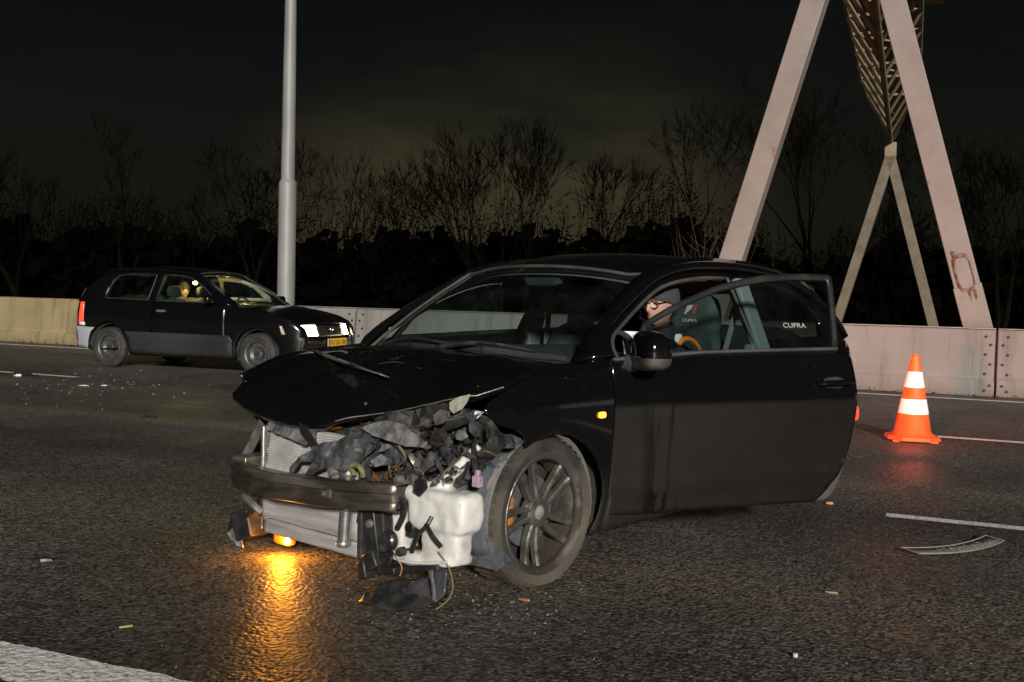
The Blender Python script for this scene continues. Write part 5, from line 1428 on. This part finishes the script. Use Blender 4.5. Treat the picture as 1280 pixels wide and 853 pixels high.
for s in (-1, 1):
    m = sheet(pSIDE, lambda x, z: (x, s * py(x, z), z), [W1, W2], .07, (0, s, 0)); bs_ = m.build('body_side', M_pp, pcar, solid=.03)
    for W_, nm in ((W1, 'front_side_window'), (W2, 'rear_side_window')):
        m = sheet(W_, lambda x, z: (x, s * (py(x, z) - .010), z), [], .1, (0, s, 0)); m.build(nm, M_sg if nm[0] == 'f' else M_dg, pcar)
        m = MB(); m.tube([(x, s * (py(x, z) + .001), z) for x, z in W_ + W_[:1]], .007, 5); m.build('window_seal', M_trim, pcar)
    pO3 = [Vector((x, s * py(x, z), z)) for x, z in pOUT]
    m = MB(); m.grid([[Vector((p.x, s * p.y, p.z)) for p in [pINN[int(i * (len(pINN) - 1) / 30)] for i in range(31)]], [pO3[int(i * (len(pO3) - 1) / 30)] for i in range(31)]], flip=s < 0); m.build('roof_rail', M_pp, pcar, solid=.02)
    # door outline with its own shut lines, handle, rubbing strip and grey cladding
    DO = [(-.52, .24), (-.52, .895), (-1.70, .91), (-1.74, .60), (-1.70, .26)]
    m = sheet(DO, lambda x, z: (x, s * (py(x, z) + .006), z), [], .08, (0, s, 0)); d_ = m.build('door', M_pp, pcar, solid=.005)
    m = MB(); sellip(m, (-1.55, s * (py(-1.55, .79) + .014), .79), (.16, .03, .035), .6, .5, 8, 14); m.build('handle', mat('handle_grey', (.10, .10, .10), .4), d_)
    m = MB(); sellip(m, (-.72, s * .90, .965), (.10, .17, .12), .7, .6, 10, 18); m.build('mirror', M_pp, d_)
    CL = [(-2.09, .20), (-.42, .20), (-.41, .44), (-.45, .50), (-2.16, .50), (-2.11, .42)]
    m = sheet(CL, lambda x, z: (x, s * (py(x, min(z, .47)) + .013), z), [], .08, (0, s, 0)); m.build('side_cladding', M_clad, pcar, solid=.006)
    RB = [(-3.06, .27), (-2.83, .24), (-2.805, .36), (-2.75, .47), (-2.68, .535), (-3.05, .545)]
    m = sheet(RB, lambda x, z: (x, s * (py(x, z) + .016), z), [], .05, (0, s, 0)); m.build('rear_bumper_corner', M_bump, pcar, solid=.006)
    m = sheet([(-2.99, .60), (-2.90, .60), (-2.90, .88), (-2.97, .88)], lambda x, z: (x, s * (py(x, z) + .010), z), [], .05, (0, s, 0)); m.build('tail_lamp', M_red_l, pcar, solid=.01)
    m = sheet([(-2.99, .555), (-2.87, .555), (-2.87, .60), (-2.98, .60)], lambda x, z: (x, s * (py(x, z) + .010), z), [], .05, (0, s, 0)); m.build('reversing_lamp', mat('lamp_clear', (.7, .7, .75), .3), pcar, solid=.01)
rows = []
q0 = next(i for i, p in enumerate(pINN) if p.x <= -1.15)
for i in range(q0, len(pINN)):
    p = pINN[i]; rows.append([(p.x + .07 * (1 - u * u) * max(0, 1 - (i - q0) / 6), p.y * u, p.z + .035 * (1 - abs(u) ** 2.4)) for u in [-1 + 2 * j / 12 for j in range(13)]])
m = MB(); m.grid(rows); m.build('roof', M_pp, pcar, solid=.02)
def pws(u, t):
    a = Vector((-.42 + .16 * (1 - u * u), .65 * u, .872 + .02 * (1 - u * u))); c = Vector((rows[0][6][0] + (-1.15 - rows[0][6][0]) * u * u, .552 * u, 1.295 + .035 * (1 - abs(u) ** 2.4)))
    return a.lerp(c, t) + Vector((.5, 0, .8)) * .02 * math.sin(math.pi * t)
PU = [-1 + 2 * j / 12 for j in range(13)]
m = MB(); m.grid([[pws(u, t / 8) for u in PU] for t in range(9)], flip=True); m.build('windscreen', M_ws, pcar)
m = MB(); m.tube([pws(-1, t / 8) for t in range(9)] + [pws(u, 1) for u in PU[1:-1]] + [pws(1, 1 - t / 8) for t in range(9)], .012, 6); m.build('windscreen_seal', M_trim, pcar)
# bonnet
m = MB(); rr_ = []
for i in range(15):
    t = i / 14; row = []
    for j in range(17):
        u = -1 + 2 * j / 16; x0 = -.42 + .16 * (1 - u * u) + .03; x1 = .52 + .09 * (1 - u * u)
        zz = .872 + .03 * (1 - u * u) + (.665 - .872 - .01 * (1 - u * u)) * t ** 1.9 + .012 * math.exp(-((abs(u) - .55) / .12) ** 2) * (1 - t * .5)
        x = x0 + (x1 - x0) * t; row.append((x, u * (.74 - .10 * t ** 2), zz - .015 * abs(u) ** 6))
    rr_.append(row)
m.grid(rr_); pb = m.build('bonnet', M_pp, pcar, solid=.008)
if pb.data.polygons[0].normal.z < 0: pb.data.flip_normals()
for s in (-1, 1):
    m = MB(); m.grid([[Vector(r[16 if s > 0 else 0]) - Vector((0, 0, .002)) for r in rr_], [Vector((r[0][0], s * py(r[0][0], lerp_tab([(-.5, .885), (-.1, .85), (.3, .78), (.52, .70)], r[0][0])), lerp_tab([(-.5, .885), (-.1, .85), (.3, .78), (.52, .70)], r[0][0]))) for r in rr_]], flip=s > 0); m.build('wing_top', M_pp, pcar, solid=.005, off=0)
# nose
def px_nose(z, u): return lerp_tab([(.18, .60), (.30, .70), (.45, .72), (.52, .70), (.53, .64), (.66, .60)], z) - .13 * abs(u) ** 3
def nose(z0, z1, u0, u1, o, m_, nm, par=pcar, n=6, k=14, solid=.01):
    b = MB(); b.grid([[(px_nose(z0 + (z1 - z0) * i / n, u0 + (u1 - u0) * j / k) + o, (u0 + (u1 - u0) * j / k) * .70, z0 + (z1 - z0) * i / n) for j in range(k + 1)] for i in range(n + 1)]); return b.build(nm, m_, par, solid=solid, fix=True)
nose(.19, .515, -1, 1, .0, M_pp, 'front_bumper', k=24)
gr = nose(.53, .655, -.52, .52, .004, M_blk, 'grille')
for z in (.56, .585, .61, .635):
    nose(z - .004, z + .004, -.5, .5, .014, M_blk, 'grille_slat', gr, 1, 10, .006)
# round emblem in the grille
m = MB(); m.tube([(px_nose(.60, 0) + .024, .036 * math.cos(a), .60 + .036 * math.sin(a)) for a in [2 * math.pi * i / 24 for i in range(25)]], .004, 6, False)
for y0, z0, y1, z1 in ((-.02, .022, -.006, -.0), (.02, .022, .006, 0), (-.006, 0, 0, .012), (.006, 0, 0, .012), (-.028, .01, -.012, -.028), (.028, .01, .012, -.028), (-.012, -.028, 0, .0), (.012, -.028, 0, 0)):
    m.tube([(px_nose(.60, 0) + .024, y0, .60 + z0), (px_nose(.60, 0) + .024, y1, .60 + z1)], .0035, 5)
m.build('emblem', M_chrome, gr)
M_hl = mat('headlamp_lit', (1, .93, .8), .3, emit=22, ecol=(1, .80, .50)); M_ind = mat('indicator_clear', (.75, .62, .48), .25, c2=(.5, .38, .28), vs=20)
for s in (-1, 1):
    u0, u1 = (.52, .88) if s > 0 else (-.88, -.52)
    nose(.528, .660, u0, u1, .012, M_hl, 'headlamp', k=6, n=3)
    v0, v1 = (.875, 1.0) if s > 0 else (-1.0, -.875)
    b = MB(); yy = [.875, .93, .985, 1.03]
    b.grid([[(px_nose(z, 1) + .13 - .13 * (u if u < 1 else 1) ** 3 - max(0, u - .93) * 1.15 + .012, s * u * .70 * (1 if u < .95 else 1.04), z) for u in yy + [1.09]] for z in (.54, .575, .61, .648)])
    b.build('indicator', M_ind, pcar, solid=.008, fix=True)
    nose(.435, .462, u0, u1, .010, M_clad, 'bumper_vent', k=4, n=1)
    sp_ = bpy.data.lights.new('headlight_beam', 'SPOT'); sp_.energy = 420; sp_.spot_size = R(58); sp_.spot_blend = .5; sp_.color = (1, .88, .68); sp_.shadow_soft_size = .06
    so = bpy.data.objects.new('headlight_beam', sp_); col.objects.link(so); so.parent = pcar; so.location = (px_nose(.6, .7) + .06, s * .5, .60)
    so.rotation_euler = Vector((1, s * -.02, -.10)).to_track_quat('-Z', 'Y').to_euler()
# number plate
pz = .43; m = MB(); m.box((px_nose(pz, 0) + .016, 0, pz), (.012, .52, .112)); plt = m.build('number_plate', mat('plate_yellow', (.80, .47, .02), .45), pcar, bevel=.003)
plt.rotation_euler = (0, 0, 0)
m = MB(); m.box((px_nose(pz, 0) + .0175, -.238, pz), (.012, .042, .108)); m.build('plate_band', mat('plate_blue', (.02, .16, .55), .45), plt)
m = MB()
rnd = random.Random(5); yv = -.19
while yv < .22:                       # worn, unreadable characters
    if not (-.075 < yv < -.045 or .075 < yv < .105):
        m.box((px_nose(pz, 0) + .0225, yv, pz + rnd.uniform(-.006, .006)), (.002, rnd.uniform(.008, .014), rnd.uniform(.05, .075)), Matrix.Rotation(rnd.uniform(-.3, .3), 3, 'X'))
    yv += rnd.uniform(.018, .032)
m.build('plate_mark', mat('plate_ink', (.10, .06, .01), .6), plt, smooth=False)
# tail, floor, seats
m = MB(); m.grid([[(lerp_tab([(.25, -3.05), (.5, -3.08), (.86, -3.03), (1.28, -2.84)], z) + .12 * abs(u) ** 3, u * (py(-2.95, z) - .004), z) for u in PU] for z in (.25, .4, .5, .6, .75, .88)]); m.build('tailgate', M_pp, pcar, solid=.01, fix=True)
m = MB(); m.grid([[(lerp_tab([(.25, -3.05), (.5, -3.08), (.86, -3.03), (1.28, -2.84)], z) + .06 * abs(u) ** 3, u * (py(-2.8, z) - .02), z) for u in PU] for z in (.885, 1.0, 1.15, 1.285)]); m.build('rear_window', M_dg, pcar, fix=True)
m = MB(); m.grid([[(lerp_tab([(.25, -3.07), (.55, -3.11)], z) + .10 * abs(u) ** 3, u * (py(-2.95, z) + .01), z) for u in PU] for z in (.26, .4, .54)]); m.build('rear_bumper', M_bump, pcar, solid=.01, fix=True)
m = MB(); m.box((-1.3, 0, .20), (2.6, 1.4, .06)); m.box((.2, 0, .40), (.6, 1.2, .35)); m.build('floor_pan', M_dark, pcar, smooth=False)
m = MB(); sellip(m, (-.68, 0, .78), (.45, 1.38, .22), .45, .25, 10, 24); m.build('dashboard', M_in, pcar)
for y in (.34, -.34):
    m = MB(); sellip(m, (-1.32, y, .42), (.5, .48, .18), .45, .35, 8, 18); st = m.build('seat', M_in, pcar)
    m = MB(); sellip(m, (-1.62, y, .70), (.15, .46, .56), .5, .4, 10, 18, Matrix.Rotation(R(-14), 3, 'Y')); sellip(m, (-1.70, y, 1.05), (.10, .26, .17), .6, .5, 8, 14); m.build('backrest', M_in, st)
m = MB(); sellip(m, (-2.45, 0, .72), (.18, 1.2, .55), .4, .3, 8, 18, Matrix.Rotation(R(-16), 3, 'Y')); m.build('rear_bench', M_in, pcar)
mt_ = Matrix.Rotation(R(-28), 3, 'Y'); swp = Vector((-.95, .34, .83))
m = MB(); m.tube([swp + mt_ @ Vector((0, .185 * math.cos(2 * math.pi * i / 24), .185 * math.sin(2 * math.pi * i / 24))) for i in range(25)], .014, 6, False); m.beam(swp + mt_ @ Vector((0, -.18, 0)), swp + mt_ @ Vector((0, .18, 0)), .03, .02); m.build('steering_wheel', M_in, pcar)
# roof-console light, lit
M_lamp = mat('cabin_lamp_lit', (1, .9, .4), .4, emit=30, ecol=(1, .80, .22))
def phit(px_, py_, ax, val):
    v = PMI @ ray(px_, py_); c = PMI @ (CAM - PO); return (c + v * ((val - c[ax]) / v[ax])) / 1.03
lq = phit(244, 354, 1, .20)
m = MB(); sellip(m, lq, (.07, .05, .05), .8, .8, 8, 14); m.build('cabin_lamp', M_lamp, pcar)
m = MB(); m.tube([lq, lq + Vector((.02, .05, .12))], .02, 6); m.build('lamp_stem', M_in, pcar)
cl = bpy.data.lights.new('cabin_light', 'POINT'); cl.energy = 14; cl.color = (1, .80, .22); cl.shadow_soft_size = .05
co = bpy.data.objects.new('cabin_light', cl); col.objects.link(co); co.parent = pcar; co.location = lq + Vector((-.01, -.06, .02))
# headlining catches the cabin light
m = MB(); m.grid([[(x, y * .97, z - .05) for x, y, z in r] for r in rows], flip=True); m.build('headliner', mat('headliner_pale', (.42, .40, .32), .9), pcar)
m = sheet([(-.78, .93)] + W1[1:-1] + [(-1.62, .93)], lambda x, z: (x, py(x, z) - .035, z), [[(-.90, .98), (-1.05, 1.12), (-1.25, 1.20), (-1.55, 1.22), (-1.58, .98)]], .1, (0, -1, 0)); m.build('door_trim', mat('headliner_pale', (.42, .40, .32)), pcar, solid=.01)
# wheels: plain steel discs
M_pt = mat('small_tyre', (.02, .02, .02), .85, c2=(.05, .047, .04), vs=5); M_ps = mat('steel_wheel', (.11, .11, .115), .45, .5, c2=(.045, .045, .048), vs=9)
for x, s in ((-.05, -1), (-.05, 1), (-2.46, -1), (-2.46, 1)):
    w_ = make_wheel(pcar, (x, s * .705, .278), s, .283, .165, .178, 0, (M_pt, M_ps, M_dark), True)
    w = .165 / 2
    b = MB(); b.lathe([(.0, s * w * .55), (.038, s * w * .55), (.045, s * w * .30), (.075, s * w * .28), (.115, s * w * .62), (.145, s * w * .55), (.168, s * w * .45)], 36, axis='y'); b.build('wheel_disc', M_ps, w_)
    sl_ = None
    for k in range(8):
        a = 2 * math.pi * k / 8; b = MB(); b.lathe([(0, s * w * .60), (.012, s * w * .60), (.0125, s * w * .5)], 10, (.130 * math.sin(a), 0, .130 * math.cos(a)), 'y'); b.build('vent_hole', M_gap, w_)
    m = MB(); m.grid([[(x + .32 * math.cos(R(a)), s * yy, .285 + .325 * math.sin(R(a))) for a in range(-10, 200, 15)] for yy in (.50, .77)], flip=s < 0); m.build('arch_liner', M_trim, pcar, solid=.004)
for ch_ in pcar.children:            # the body stands tall on its wheels
    if ch_.type == 'MESH' and not ch_.name.startswith(('wheel', 'arch_liner', 'cabin_lamp', 'lamp_stem')): ch_.scale.z = 1.03
dh = phit(226, 361, 1, .34)
seated((PO, PYAW), (-1.42, .34, .52), (-1.46, .34, .84), (dh.x - .02, .34, dh.z - .15), dh, R(-35), R(4), [(-1.02, .50, .90), (-1.02, .20, .90)], [(.4, -.2, .5), (.4, .2, .5)], mat('jacket_brown', (.05, .04, .03), .9), None, 'driver of the small black car, face lit by the cabin lamp', False, .011)

# ================================================================== TRAFFIC CONE
def cone():
    g = gnd(1140, 550); root = empty('traffic_cone', g, R(-12))
    M_o = mat('cone_orange', (.78, .13, .025), .45, c2=(.34, .07, .025), vs=12, lo=.50, hi=.78, stretch=(1, 1, .35)); M_w = mat('cone_sleeve', (.92, .92, .93), .35, c2=(.62, .60, .56), vs=14, lo=.5, hi=.75, stretch=(1, 1, .35))
    rad_ = lambda z: .158 - (z - .06) * (.158 - .034) / (.745 - .06)
    b = MB(); b.lathe([(.185, .045), (.172, .060), (rad_(.07), .075), (rad_(.74), .74), (.030, .752), (.0, .754)], 40); b.build('body', M_o, root)
    b = MB(); b.lathe([(.036, .69), (.041, .695), (.041, .735), (.036, .74)], 28); b.build('tip_collar', M_o, root)
    for z0, z1 in ((.465, .605), (.235, .365)):
        b = MB(); b.lathe([(rad_(z0) + .001, z0), (rad_(z0) + .0035, z0 + .002), (rad_(z1) + .0035, z1 - .002), (rad_(z1) + .001, z1)], 40); b.build('reflective_sleeve', M_w, root)
    poly = [(.225, .12), (.12, .225), (-.12, .225), (-.225, .12), (-.225, -.12), (-.12, -.225), (.12, -.225), (.225, -.12)]
    b = MB(); b.prism(poly, lambda x, y: (x, y, .010), lambda x, y: (x * .93, y * .93, .046)); b.build('base', M_o, root, bevel=.006, fix=True)
    b = MB()
    for x, y in ((.15, .15), (-.15, .15), (.15, -.15), (-.15, -.15)): b.box((x, y, .006), (.07, .07, .012))
    b.build('foot_pads', M_o, root, smooth=False)
    tag(root, 'orange traffic cone with two white reflective bands on the road', 'traffic cone')
cone()

# ================================================================== DEBRIS ON THE ROAD
def plate_strip():
    a, c = gnd(1141, 695), gnd(1247, 679); mid = (a + c) / 2; d = (c - a); L_ = d.length; rz = math.atan2(d.y, d.x)
    root = empty('bent_number_plate', mid, rz)
    b = MB(); rows_ = []
    for j in (-1, 0, 1):
        row = []
        for i in range(19):
            u = -1 + i / 9; row.append((u * L_ / 2, j * .052 - .035 * (1 - u * u) + .017, .006 + .012 * (u * u) + .002 * (j + 1)))
        rows_.append(row)
    b.grid(rows_); b.build('plate', mat('plate_back', (.13, .125, .115), .5, c2=(.21, .20, .18), vs=14), root, solid=.003)
    for j in (0, 2):
        b = MB(); b.tube([Vector(p) + Vector((0, 0, .002)) for p in rows_[j]], .003, 5); b.build('rim', mat('plate_rim', (.27, .26, .22), .5), root)
    for j in (0, -1):
        b = MB(); b.tube([Vector(rows_[k][j]) + Vector((0, 0, .002)) for k in range(3)], .003, 5); b.build('rim', mat('plate_rim', (.27, .26, .22), .5), root)
    b = MB(); rnd = random.Random(2)
    for i in range(5, 16):
        p = Vector(rows_[1][i]); 
        for k in range(2): b.box(p + Vector((rnd.uniform(-.008, .008), rnd.uniform(-.02, .02), .003)), (rnd.uniform(.006, .016), rnd.uniform(.006, .035), .002), Matrix.Rotation(rnd.uniform(-.6, .6), 3, 'Z'))
    b.build('worn_print', mat('plate_print', (.32, .31, .29), .5), root, smooth=False)
    tag(root, 'bent dark plate with pale rim lying beside the right lane dash', 'plate')
plate_strip()
M_shard = mat('shard_black', (.02, .02, .02), .4)
M_shw = mat('shard_pale', (.55, .54, .52), .5)
DEB = [('plastic_strip', (32, 470), .48, .05, M_shard, 'black plastic strip lying on the lane line at the left edge', -.05, .045), ('mirror_shard', (22, 471), .11, .07, M_shw, 'bright pale shard lying on the lane line at the left edge', .1, .03),
       ('plastic_shard', (92, 470), .16, .04, M_shard, 'small dark shard at the end of the left lane line', .3, .05), ('pale_shard', (104, 483), .20, .05, M_shw, 'thin pale shard on the road below the end of the left line', .1, .012),
       ('pale_shard', (130, 483), .09, .06, M_shw, 'small square pale shard on the road behind the small car', .4, .012), ('plastic_strip', (163, 482), .34, .05, M_torn, 'long grey sliver on the road under the rear wheel of the small car', -.1, .014),
       ('dark_shard', (40, 491), .24, .04, M_shard, 'flat dark sliver below the left lane line', -.2, .008), ('dark_shard', (186, 522), .20, .05, M_shard, 'flat dark sliver on the road left of the crashed bonnet', .1, .008),
       ('pale_shard', (157, 786), .05, .008, mat('straw', (.35, .27, .13), .8), 'thin straw-coloured sliver in the foreground at left', .9, .006), ('orange_chip', (1036, 631), .05, .035, mat('chip_orange', (.55, .28, .10), .7), 'small orange chip behind the open door by the rear tyre', .2, .012),
       ('pale_chip', (994, 823), .018, .014, M_shw, 'small pale stone in the right foreground', .2, .012), ('broken_leaf', (1040, 743), .06, .012, mat('straw', (.35, .27, .13)), 'thin straw-coloured leaf on the road right of the front wheel', -.1, .006),
       ('dark_shard', (52, 702), .10, .04, M_shard, 'flat dark chip in the left foreground', .2, .01), ('rust_chip', (655, 752), .07, .02, mat('chip_rust', (.30, .13, .08), .8), 'reddish chip on the road below the front wheel', -.2, .008)]
for nm, (x, y), ln, wd, mm, lb, rz, ht in DEB:
    rnd = random.Random(x * 7 + y); b = MB(); n = 9; P_ = []
    for i in range(n):
        a = 2 * math.pi * i / n; P_.append((math.cos(a) * ln / 2 * rnd.uniform(.75, 1.1), math.sin(a) * wd / 2 * rnd.uniform(.6, 1.15)))
    b.prism(P_, lambda p, q: (p, q, .004 + .3 * ht * abs(math.sin(p * 9))), lambda p, q: (p * .92, q * .85, .005 + ht * (.55 + .45 * math.sin(p * 23 + 1))))
    o = b.build(nm, mm, None, smooth=False, fix=True); o.location = gnd(x, y); o.rotation_euler = (0, 0, ROADROT + rz)
    tag(o, lb, 'debris')
def crumbs():
    rnd = random.Random(9); b = MB()
    def one(g, s):
        vs = [g + Vector((rnd.uniform(-s, s), rnd.uniform(-s, s), z)) for z in (.002, .002, .002)] + [g + Vector((0, 0, s * rnd.uniform(.5, 1.2)))]
        b.add(vs, [(0, 1, 3), (1, 2, 3), (2, 0, 3)])
    for i in range(700):
        x, y = rnd.uniform(0, 1280), 500 + 350 * rnd.random() ** .8; one(gnd(x, y), rnd.uniform(.002, .007))
    for i in range(260):
        one(gnd(rnd.gauss(580, 90), rnd.gauss(745, 28)), rnd.uniform(.003, .011))
    for i in range(180):
        one(gnd(rnd.gauss(110, 70), rnd.gauss(482, 9)), rnd.uniform(.006, .022))
    o = b.build('crumbs', mat('crumbs', (.20, .185, .16), .7, c2=(.05, .05, .05), vs=3), smooth=False)
    tag(o, 'small stones, glass crumbs and grit scattered over the road', 'grit', kind='stuff')
crumbs()
